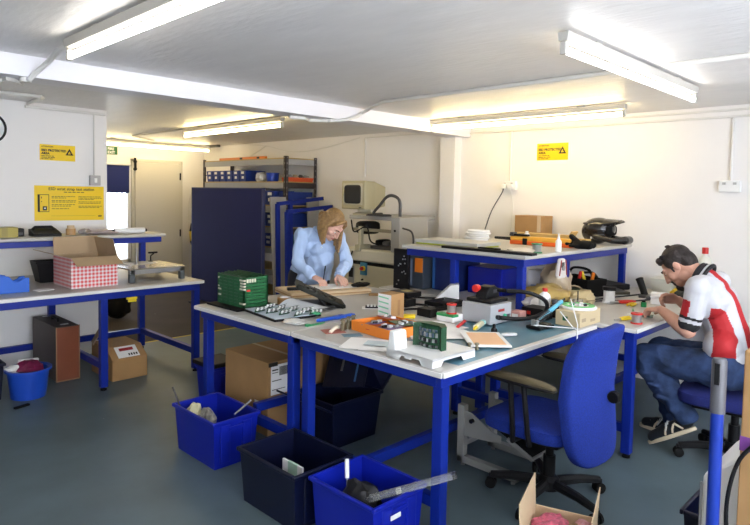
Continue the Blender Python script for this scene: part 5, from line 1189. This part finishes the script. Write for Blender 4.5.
MB().box(-.02,.02,-.1665,.1415,1.0795,1.081).build('parcel_tape', mat('carton_tape', (.46,.32,.17), .3), o)
wire('cable', 'black cable hanging down the tall brown carton', 'cable', [(1.892,.36,.86),(1.885,.42,.78),(1.882,.445,.66),(1.885,.44,.54),(1.892,.41,.46)], .006, black_p)
tub('storage_bin', 'dark navy bin on the floor behind the white machine', 2.55,2.82,.50,.77,.26,bin_navy)
# ------------------------------------------------------------------ people
def frame(fwd, up):
    y = V(fwd).normalized(); x = y.cross(V(up)).normalized(); z = x.cross(y)
    return Matrix((x, y, z)).transposed()
def head_prims(c, R, sc=1.):
    P = lambda p: V(c) + R @ (V(p)*sc)
    E = lambda p, r: ('ell', P(p), tuple(q*sc for q in r), R)
    C = lambda a, ra, b, rb: ('cap', P(a), ra*sc, P(b), rb*sc)
    L = [E((0,-.014,.035),(.073,.093,.082)), E((0,.028,-.012),(.061,.064,.086)), E((0,.040,-.078),(.047,.050,.032)),
         E((0,.078,-.094),(.022,.018,.018)), C((0,.088,.020),.0105,(0,.108,-.026),.0115), E((0,.112,-.034),(.011,.012,.010))]
    for s in (-1,1):
        L += [E((s*.012,.100,-.037),(.009,.011,.008)), E((s*.040,.058,-.026),(.024,.026,.024)), C((s*.012,.089,.028),.009,(s*.042,.074,.028),.009),
              E((s*.074,-.006,-.004),(.009,.019,.031)), E((s*.050,.0,-.070),(.014,.040,.030)), E((s*.030,.076,-.002),(.016,.010,.009))]
    L += [C((-.020,.084,-.060),.0055,(.020,.084,-.060),.0055), E((0,.090,-.059),(.014,.009,.006)), E((0,.089,-.071),(.017,.009,.007)), E((0,.076,-.080),(.022,.012,.008))]
    return L
def hand_prims(w, d, n, s, curl=.5, spread=.12, thumb=.7, sc=1.):
    """w wrist, d towards the fingers, n out of the palm, s towards the thumb"""
    d, n, s = V(d).normalized(), V(n).normalized(), V(s).normalized(); s = (s - d*s.dot(d)).normalized(); n = (n - d*n.dot(d) - s*n.dot(s)).normalized()
    w = V(w); L = []
    kn = []
    for k,(off,ln) in enumerate(((.030,.070),(.010,.078),(-.010,.072),(-.029,.056))):
        root = w + d*.020 + s*off*.55; k1 = w + d*(.086-.004*abs(k-1)) + s*off
        L.append(('cap', root*1, .0150*sc, k1, .0112*sc))
        a = 0; p = k1; dd = (d + s*(off*spread*6)).normalized()
        for j,(fr,r) in enumerate(((.45,.0092),(.30,.0084),(.25,.0074))):
            a += curl*(1.0,1.1,.8)[j]*(1+.12*k)
            e = dd*math.cos(a) + n*math.sin(a); q = p + e*ln*fr*sc
            L.append(('cap', p, (.0102,.0092,.0084)[j]*sc, q, r*sc)); p = q
    L.append(('cap', w, .022*sc, w + d*.03, .021*sc))
    t0 = w + d*.022 + s*.020; t1 = t0 + (d*.7 + s*.75*thumb + n*.35).normalized()*.036; t2 = t1 + (d*.95 + s*.1*thumb + n*.40).normalized()*.030; t3 = t2 + (d*.95 - s*.15 + n*.45).normalized()*.022
    L += [('cap', t0, .0150*sc, t1, .0118*sc), ('cap', t1, .0108*sc, t2, .0098*sc), ('cap', t2, .0096*sc, t3, .0080*sc)]
    return L
def face_parts(parent, c, R, off, sc, hair_m, brow=True, lip=None):
    P = lambda p: V(c) + R @ (V(p)*sc) - off
    eye = mat('eye_white', (.78,.75,.70), .2); iris = mat('eye_iris', (.04,.025,.015), .15)
    for s in (-1,1):
        q = MB(); M = Matrix.Translation(P((s*.030,.0785,.006))) @ R.to_4x4()
        q.sup((0,.001*sc,-.004*sc),(.0115*sc,.0085*sc,.0035*sc),1,1,14,8,M=M); q.sup((0,.0055*sc,-.0045*sc),(.0055*sc,.0045*sc,.0030*sc),1,1,10,6,1,M=M)
        q.build('eye', [eye,iris], parent, smooth=True)
        q = MB(); q.tube([P((s*.018,.0845,.000)),P((s*.030,.0885,.0025)),P((s*.042,.0790,-.001))],[.0018*sc,.0024*sc,.0018*sc],6); q.build('eyelash', iris, parent, smooth=True)
        q = MB(); q.tube([P((s*.013,.0975,.026)),P((s*.028,.0935,.032)),P((s*.045,.080,.028))],[.0040*sc,.0045*sc,.003*sc],8); q.build('eyebrow', hair_m, parent, smooth=True)
    if lip:
        q = MB(); q.tube([P((-.019,.090,-.064)),P((0,.098,-.061)),P((.019,.090,-.064))],[.003*sc,.0055*sc,.003*sc],8); q.tube([P((-.016,.090,-.069)),P((0,.097,-.071)),P((.016,.090,-.069))],[.003*sc,.006*sc,.003*sc],8)
        q.build('lips', lip, parent, smooth=True)

# ---- seated man
off = V((3.86,.90,0))
man = thing('person', 'man in a red and white football shirt and jeans sitting bent over the bench soldering', 'person', off)
hx = 3.86
H = V((3.86,1.232,1.095)); R = frame((-.10,.68,-.725),(0,.725,.68)); hs = .97
pel = V((hx,.915,.545)); neck = V((hx,1.105,1.045))
shN, shF = V((3.685,1.065,1.000)), V((4.035,1.065,1.000))
elN, elF = V((3.665,1.105,.755)), V((4.075,1.15,.775))
wrN, wrF = V((3.775,1.290,.834)), V((4.02,1.275,.868))
knN, knF = V((3.735,1.36,.545)), V((3.985,1.36,.545))
anN, anF = V((3.725,1.115,.235)), V((3.99,1.26,.10))
dN, dF = V((.42,.88,-.10)), V((-.55,.80,.10))
sk = [('ell',pel,(.150,.115,.10)),('cap',pel,.09,V((hx,.962,.72)),.09),('cap',V((hx,.962,.72)),.09,V((hx,1.02,.92)),.09),
      ('cap',V((hx-.08,1.035,.92)),.070,V((hx+.08,1.035,.92)),.070),('cap',shN,.050,shF,.050),('cap',V((hx,1.05,1.0)),.070,neck,.062),('cap',neck,.062,H+R@V((0,-.03,-.03)),.056)]
for sh,el,wr in ((shN,elN,wrN),(shF,elF,wrF)):
    sk += [('cap',sh,.056,el,.042),('cap',el,.043,el.lerp(wr,.35),.043),('cap',el.lerp(wr,.35),.043,wr,.026)]
for s,kn,an in ((-1,knN,anN),(1,knF,anF)):
    sk += [('cap',pel+V((s*.09,.02,0)),.090,kn,.058),('cap',kn,.056,kn.lerp(an,.3),.056),('cap',kn.lerp(an,.3),.056,an,.036)]
sk += head_prims(H, R, hs)
sk += hand_prims(wrN, dN, (.1,-.1,-1), (1,.0,.0), .42, thumb=.9)
sk += hand_prims(wrF, dF, (-.55,-.2,-.8), (-.4,-.3,.9), .62, thumb=.9)
body = blob('body', sk, .0042, skin_m, man, 3, off, .4)
hair_d = mat('hair_dark', (.018,.011,.009), .55, 0, .3, 60, .6, 120)
P = lambda p: H + R @ (V(p)*hs)
E_ = lambda p, r: ('ell', P(p), tuple(q*hs for q in r), R)
hairp = [E_((0,-.024,.046),(.080,.093,.082)), E_((0,-.062,.0),(.070,.056,.075)), ('cap',P((-.045,.052,.088)),.022,P((.045,.052,.088)),.022), ('cap',P((-.03,.064,.076)),.013,P((.03,.064,.076)),.013)]
for s in (-1,1): hairp += [E_((s*.066,.012,.040),(.016,.034,.040)), ('cap',P((s*.071,.024,.02)),.008,P((s*.069,.026,-.018)),.006)]
rnd = random.Random(4)
for k in range(10):
    a = rnd.uniform(-1.2,1.2); b_ = rnd.uniform(.1,1.35); p = V((.076*math.sin(a)*math.cos(b_*.6), .06*math.cos(b_*1.6)-.02, .05+.075*math.sin(b_)))
    hairp.append(('cap',P(p),.012,P(p*1.04+V((0,.012,.004))),.008))
blob('hair', hairp, .0042, hair_d, man, 3, off)
gp = [E_((0,.083,-.100),(.024,.020,.022)), E_((0,.078,-.118),(.016,.014,.014)), ('cap',P((-.022,.092,-.048)),.006,P((.022,.092,-.048)),.006)]
for s in (-1,1): gp.append(('cap',P((s*.024,.088,-.050)),.006,P((s*.022,.082,-.094)),.007))
blob('goatee', gp, .003, hair_d, man, 2, off)
face_parts(man, H, R, off, hs, hair_d)
# shirt
sp = [('ell',V((hx,.94,.585)),(.168,.132,.10)),('cap',V((hx,.945,.60)),.118,V((hx,.962,.74)),.114),('cap',V((hx,.962,.74)),.114,V((hx,1.02,.91)),.110),
      ('cap',V((hx-.10,1.03,.92)),.096,V((hx+.10,1.03,.92)),.096),('cap',shN,.070,shF,.070),('cap',V((hx,1.04,.98)),.090,V((hx,1.075,1.02)),.074),
      ('cap',V((hx-.085,.955,.68)),.098,V((hx+.085,.955,.68)),.098),('ell',V((hx,1.00,.60)),(.15,.09,.06))]
for sh,el in ((shN,elN),(shF,elF)): sp += [('cap',sh,.066,el.lerp(sh,.20),.060)]
sw = mat('shirt_white', (.54,.54,.56), .7, 0, .05, 14, .25, 26); sr = mat('shirt_red', (.42,.014,.018), .7, 0, .1, 14, .25, 26); sb = mat('shirt_black', (.012,.012,.014), .7)
shirt = blob('shirt', sp, .0055, sw, man, 4, off)
folds(shirt, .008, 7, (1.3,1,.7), 3)
def shirt_fn(c, n):
    p = c + off
    for el,sh in ((elN,shN),(elF,shF)):
        d = (el-sh); t = (p-sh).dot(d)/d.length_squared; rr = (p-(sh+d*t)).length
        if t > .30 and rr < .085 and abs(p.x-hx) > .10:
            if .66 < t < .72 or t > .80: return 2
            if .72 <= t <= .80: return 0
            if p.y < sh.y + d.y*t + .055 and p.y > sh.y + d.y*t + .005 and t < .66: return 1
            return 0
    dx = abs(p.x-hx)
    if dx < .035 and n.y < .1: return 1                                   # stripe down the back
    if dx > .085 and dx < .19 and p.z < .90 and -.06 < p.y-(.935+.45*max(p.z-.72,0)) < .045+.10*max(0,.66-p.z)*4: return 1    # side panels
    if p.z < .62 and p.y > .96: return 1
    return 0
paint(shirt, [sw,sr,sb], shirt_fn)
q = MB()
ax = (H-neck).normalized(); u_ = V((1,0,0)); w_ = ax.cross(u_).normalized()
def ringp(c,r1,r2,tw=0): return [c-off + u_*(r1*math.cos(a)) + w_*(r2*math.sin(a)) for a in [2*PI*i/24 for i in range(24)]]
nk = neck+V((0,-.018,.0))
for cc,r1,r2,m in ((nk-ax*.012,.092,.082,1),(nk+ax*.004,.086,.076,0),(nk+ax*.022,.078,.068,1),(nk+ax*.036,.074,.064,1)):
    q.tube(ringp(cc,r1,r2),.011 if m else .008,8,0 if m else 1,closed=True)
q.build('collar', [sb,sw], man, smooth=True)
# trousers
jm = mat('denim', (.022,.045,.115), .9, 0, .55, 11, .5, 30)
tp = [('ell',pel+V((0,0,-.01)),(.178,.135,.105))]
for s,kn,an in ((-1,knN,anN),(1,knF,anF)):
    tp += [('cap',pel+V((s*.09,.02,0)),.108,kn,.080),('cap',kn,.080,kn.lerp(an,.4),.076),('cap',kn.lerp(an,.4),.076,an+V((0,0,.03)),.066),('ell',kn.lerp(an,.82),(.073,.070,.05))]
    for k in range(3): tp.append(('ell',kn.lerp(an,.25+.2*k)+V((-.02,.02,0)),(.066,.066,.022)))
folds(blob('jeans', tp, .006, jm, man, 4, off), .010, 9, (1,1,1.2), 5)
def shoe(an, toe, m1, m2, m3, o_, parent):
    d = (toe-an); heel = an + V((0,-.035,-.055)) if abs(d.z) < .1 else an + V((0,-.05,-.035))
    f = (toe-heel).normalized(); x = V((1,0,0)); up = x.cross(f).normalized()
    if up.z < 0: up = -up
    M = Matrix((x, f, up)).transposed().to_4x4(); M.translation = heel - o_
    L = (toe-heel).length
    pr = [('cap',M@V((0,.025,.036)),.034,M@V((0,L*.55,.030)),.038),('cap',M@V((0,L*.5,.026)),.040,M@V((0,L-.04,.016)),.034),('cap',M@V((0,.02,.04)),.034,M@V((0,.045,.085)),.038)]
    u = blob('shoe', pr, .005, m1, parent, 4)
    q = MB(); pts = []
    for i in range(25):
        t = i/24; a = 2*PI*t; pts.append((math.cos(a)*(.040 if math.sin(a) > 0 else .034), L*.5+math.sin(a)*L*.53))
    q.prism([(x_,y_) for x_,y_ in pts], -.018, .004, 'Z', M=M); q.build('sole', m2, u, .004, smooth='auto')
    q = MB()
    for k in range(2):
        q.tube([M@V((-.036,L*.40+.045*k,.010)),M@V((-.042,L*.36+.045*k,.030)),M@V((-.035,L*.30+.045*k,.052))],.006,6)
    q.tube([M@V((-.040,L*.16,.012)),M@V((-.042,L*.22,.035)),M@V((-.036,L*.28,.055))],.006,6); q.build('stripe', m2, u, smooth=True)
    q = MB()
    for k in range(4): q.tube([M@V((-.026,L*.42+.022*k,.060-.006*k)),M@V((0,L*.43+.022*k,.071-.006*k)),M@V((.026,L*.42+.022*k,.060-.006*k))],.0035,6)
    q.tube(catmull([M@V((-.01,L*.42,.075)),M@V((-.045,L*.42,.06)),M@V((-.048,L*.50,.03)),M@V((-.02,L*.46,.07))]),.003,6); q.build('lace', m3, u, smooth=True)
    return u
sd = mat('shoe_navy', (.012,.016,.022), .5); sc_ = mat('shoe_cream', (.62,.52,.36), .6); lace_m = mat('lace_grey', (.5,.5,.5), .8)
shoe(anN, V((3.725,1.31,.045)), sd, sc_, lace_m, off, man)
shoe(anF, V((3.99,1.46,.045)), sd, sc_, lace_m, off, man)
q = MB(); q.tube([elN.lerp(wrN,.42)-off+V((-.040,-.0,.018)), elN.lerp(wrN,.55)-off+V((-.036,-.0,.020))],[.008,.008],8)
o = thing('solder_pen', 'white soldering pen with a dark collar held in the hand of the man', 'pen', wrF+V((-.085,.10,.015)), rot=(0,0,0))
pd = V((-.75,.62,-.12)).normalized(); a0 = V((0,0,0))
MB().tube([a0-pd*.09,a0+pd*.02,a0+pd*.05],[.009,.011,.010],10).build('pen_body', white_p, o, smooth=True); MB().tube([a0+pd*.048,a0+pd*.072],[.015,.013],12).build('pen_collar', dark_grey, o, smooth=True); MB().tube([a0+pd*.072,a0+pd*.12],[.004,.001],8).build('pen_tip', steel, o)
o = tag(MB().box(-.045,.045,-.03,.03,0,.0025).build('circuit_board', pcb_g), 'small green board held under the fingers of the man', 'circuit board'); o.location = (3.87,1.40,T+.003); o.rotation_euler = (0,0,.3)

# ---- standing woman
off = V((3.15,3.86,0))
wom = thing('person', 'woman in a pale blue shirt with light brown hair bending to write', 'person', off)
H = V((3.130,3.520,1.255)); R = frame((.13,-.62,-.77),(.15,-.76,.62)); hs = .96
pel = V((3.20,3.87,.84)); chest = V((3.155,3.735,1.08)); neck = V((3.145,3.640,1.190))
shR, shL = V((2.995,3.725,1.165)), V((3.285,3.625,1.145))
elR, elL = V((2.905,3.665,.965)), V((3.285,3.510,.945))
wrR, wrL = V((2.930,3.505,.868)), V((3.115,3.425,.862))
sk = [('ell',pel,(.155,.115,.11)),('cap',pel,.115,pel.lerp(chest,.5),.10),('cap',pel.lerp(chest,.5),.10,chest,.105),('cap',chest+V((-.06,.02,0)),.085,chest+V((.06,-.02,0)),.085),
      ('cap',shR,.034,shL,.034),('cap',chest,.070,neck,.050),('cap',neck,.048,H+R@V((0,-.03,-.04)),.046)]
for sh,el,wr in ((shR,elR,wrR),(shL,elL,wrL)): sk += [('cap',sh,.034,el,.028),('cap',el,.028,wr,.021)]
fR, fL = V((3.05,3.98,.0)), V((3.24,3.95,.0))
for s,ft in ((-1,fR),(1,fL)):
    hp = pel+V((s*.085,-.02*s,-.03)); kn = V(((hp.x+ft.x)/2,(hp.y+ft.y)/2-.02,.46)); sk += [('cap',hp,.085,kn,.055),('cap',kn,.052,ft+V((0,0,.09)),.034),('cap',ft+V((0,.02,.05)),.032,ft+V((-.03,-.14,.03)),.026)]
sk += head_prims(H, R, hs)
sk += hand_prims(wrR, (.25,-.90,-.30), (.25,-.2,-.9), (1,.3,.1), .46, thumb=.8, sc=.90)
sk += hand_prims(wrL, (-.30,-.92,-.22), (0,-.1,-1), (-1,.2,0), .22, thumb=1., sc=.90)
blob('body', sk, .0042, skin_f, wom, 3, off, .4)
hair_w = mat('hair_light_brown', (.29,.165,.06), .45, 0, .35, 45, .5, 110)
P = lambda p: H + R @ (V(p)*hs)
E_ = lambda p, r: ('ell', P(p), tuple(q*hs for q in r), R)
hp_ = [E_((0,-.022,.044),(.083,.093,.085)), E_((0,-.06,-.005),(.078,.060,.082))]
D = V((0,0,-1))
for s,rows in ((1,((.010,.006,.10),(-.018,.010,.13),(-.046,.008,.13),(-.070,.0,.12))),(-1,((.052,.002,.15),(.030,.008,.16),(.006,.010,.16),(-.022,.010,.15),(-.05,.006,.13)))):
    for fy,dx,drop in rows:
        a = P((s*.070,fy,.055)); b_ = P((s*(.080+dx),fy,-.005)); c = b_+D*drop*.6+R@V((s*.004,.0,-.02)); e = c+D*drop*.45+R@V((-s*.012,.006,-.01))
        hp_ += [('cap',a,.019,b_,.020),('cap',b_,.020,c,.018),('cap',c,.018,e,.008)]
for k in range(5):
    a = P((-.050+.025*k,-.100,.0)); hp_ += [('cap',a,.028,a+D*.08+R@V((0,-.0,-.03)),.022),('cap',a+D*.08+R@V((0,0,-.03)),.022,a+D*.13+R@V((0,.01,-.04)),.010)]
for s in (-1,1):
    hp_ += [('cap',P((s*.012,.060,.106)),.015,P((s*.056,.052,.072)),.016),('cap',P((s*.056,.052,.072)),.016,P((s*.074,.020 if s > 0 else .044,.03)),.015)]
blob('hair', hp_, .0042, hair_w, wom, 3, off)
face_parts(wom, H, R, off, hs, mat('brow_brown', (.12,.06,.03), .6), lip=mat('lip_pink', (.50,.16,.14), .4))
shm = mat('shirt_pale_blue', (.42,.55,.78), .75, 0, .06, 8, .35, 14)
sp = [('ell',pel+V((0,0,.03)),(.165,.135,.08)),('cap',pel+V((0,0,.03)),.125,pel.lerp(chest,.45),.112),('cap',pel.lerp(chest,.45),.112,chest,.108),
      ('cap',chest+V((-.07,.02,.0)),.098,chest+V((.07,-.02,.0)),.098),('ell',chest+V((.005,-.070,-.035)),(.125,.055,.060)),
      ('cap',shR,.056,shL,.056),('cap',chest+V((0,-.03,.05)),.085,neck+V((0,.01,-.03)),.058),('ell',pel+V((0,-.01,-.03)),(.172,.14,.09)),('cap',chest+V((.01,-.03,-.10)),.105,pel+V((-.01,-.05,.0)),.128),('cap',chest+V((.04,-.02,-.10)),.10,pel+V((.05,-.04,.0)),.12),('ell',pel+V((-.08,-.02,.04)),(.095,.10,.07)),('ell',pel+V((.08,-.04,.05)),(.09,.10,.06))]
for sh,el,wr in ((shR,elR,wrR),(shL,elL,wrL)):
    sp += [('cap',sh,.056,sh.lerp(el,.5),.048),('cap',sh.lerp(el,.5),.048,el,.047),('cap',el,.047,el.lerp(wr,.55),.042),('cap',el.lerp(wr,.55),.042,el.lerp(wr,.93),.034)]
shirt = blob('shirt', sp, .0055, shm, wom, 4, off)
folds(shirt, .011, 11, (1.2,1.2,.5), 1)
for el,wr in ((elR,wrR),(elL,wrL)):
    d = (wr-el).normalized(); MB().tube([el.lerp(wr,.80)-off, el.lerp(wr,.97)-off],[.039,.037],16).build('cuff', shm, wom, smooth='auto')
# collar: two folded points at the neck, front placket with buttons
fw = V((-.33,-.86,.10)).normalized(); rt = V((.93,-.33,0)).normalized()
for s in (-1,1):
    a = neck-off+V((0,.0,.0)); 
    q = MB(); q.tube(catmull([a+V((0,.055,.028)), a+rt*s*.058+V((0,.02,.026)), a+rt*s*.050+fw*.035+V((0,0,-.005)), a+rt*s*.020+fw*.072+V((0,0,-.040))]),[.016]*18+[.012],8); q.build('collar', shm, wom, smooth=True)
for k in range(4):
    p = chest.lerp(pel,.02+.22*k)+fw*(.128-.003*k)+V((0,0,-.02)); MB().sup(p-off,(.007,.007,.007),1,1,10,6).build('button', white_p, wom, smooth=True)
trm = mat('trousers_dark', (.012,.012,.018), .8)
tp = [('ell',pel+V((0,0,-.02)),(.168,.130,.12))]
for s,ft in ((-1,fR),(1,fL)):
    hp = pel+V((s*.085,-.02*s,-.03)); kn = V(((hp.x+ft.x)/2,(hp.y+ft.y)/2-.02,.46)); tp += [('cap',hp,.100,kn,.075),('cap',kn,.075,ft+V((0,0,.08)),.066)]
blob('trousers', tp, .007, trm, wom, 4, off)
for ft in (fR,fL): blob('shoe', [('cap',ft+V((0,.03,.036)),.036,ft+V((-.03,-.15,.032)),.032)], .006, black_p, wom, 3, off)
o = thing('pen', 'dark pen in the hand of the woman', 'pen', wrR+V((.035,-.085,.0)), rot=(.35,-.15,0)); MB().lathe([(.0015,-.03),(.004,-.015),(.004,.09)],8).build('pen_barrel', mat('pen_navy', (.01,.015,.06), .3), o, smooth=True); MB().lathe([(.0045,.055),(.0045,.095)],8).build('pen_cap', black_p, o, smooth=True)
# ------------------------------------------------------------------ pink wrap in the near carton
bx = FB
wad('bubble_wrap', 'pink bubble wrap filling the open carton nearest the camera', 'packing', (2.03,1.045,.22), (.085,.075,.05), pink_wrap, 95, n=26, rough=.25)
wad('bubble_wrap', 'second roll of pink bubble wrap by the upright flap of the near carton', 'packing', (2.10,.955,.22), (.04,.045,.05), mat('pink_pale', (.60,.28,.28), .3, 0, .3, 60, .8, 90), 96, n=22, rough=.15)
wad('packing_paper', 'crumpled brown packing paper between the pink wraps', 'packing', (2.05,.985,.215), (.06,.05,.05), mat('kraft', (.32,.20,.10), .8, 0, .2, 20), 97, n=20)

# ------------------------------------------------------------------ light and camera
w = bpy.data.worlds.new('sky'); SC.world = w; w.use_nodes = True
bg = w.node_tree.nodes['Background']; bg.inputs['Color'].default_value = (.80,.88,1,1); bg.inputs['Strength'].default_value = 5.0
def area(name, loc, rot, sx, sy, power, col):
    l = bpy.data.lights.new(name, 'AREA'); l.shape = 'RECTANGLE'; l.size = sx; l.size_y = sy; l.energy = power; l.color = col
    o = bpy.data.objects.new(name, l); COL.objects.link(o); o.location = loc; o.rotation_euler = rot
    return o
# fill lamp just inside the added window, tilted up to brighten the ceiling
area('daylight', (1.0,-1.66,1.42), (PI/2+.75,0,0), 5.0,1.15, 190, (.86,.90,1.0))

cam = bpy.data.cameras.new('camera'); co = bpy.data.objects.new('camera', cam); COL.objects.link(co)
cam.sensor_fit = 'HORIZONTAL'; cam.sensor_width = 36; cam.lens = 36*609.26/750; cam.shift_y = -(262.5-227.84)/750
cam.clip_start = .05
yaw, pit, rol = .773643, .054055, .018497
f = V((math.cos(yaw)*math.cos(pit), math.sin(yaw)*math.cos(pit), -math.sin(pit))); r = V((math.sin(yaw), -math.cos(yaw), 0)); u = r.cross(f)
r2 = r*math.cos(rol)+u*math.sin(rol); u2 = -r*math.sin(rol)+u*math.cos(rol)
M = Matrix((r2, u2, -f)).transposed().to_4x4(); M.translation = V((0,0,1.4875)); co.matrix_world = M
SC.camera = co
SC.view_settings.view_transform = 'Standard'; SC.view_settings.look = 'None'; SC.view_settings.gamma = 1; SC.view_settings.use_curve_mapping = False
SC.view_settings.exposure = 0.22
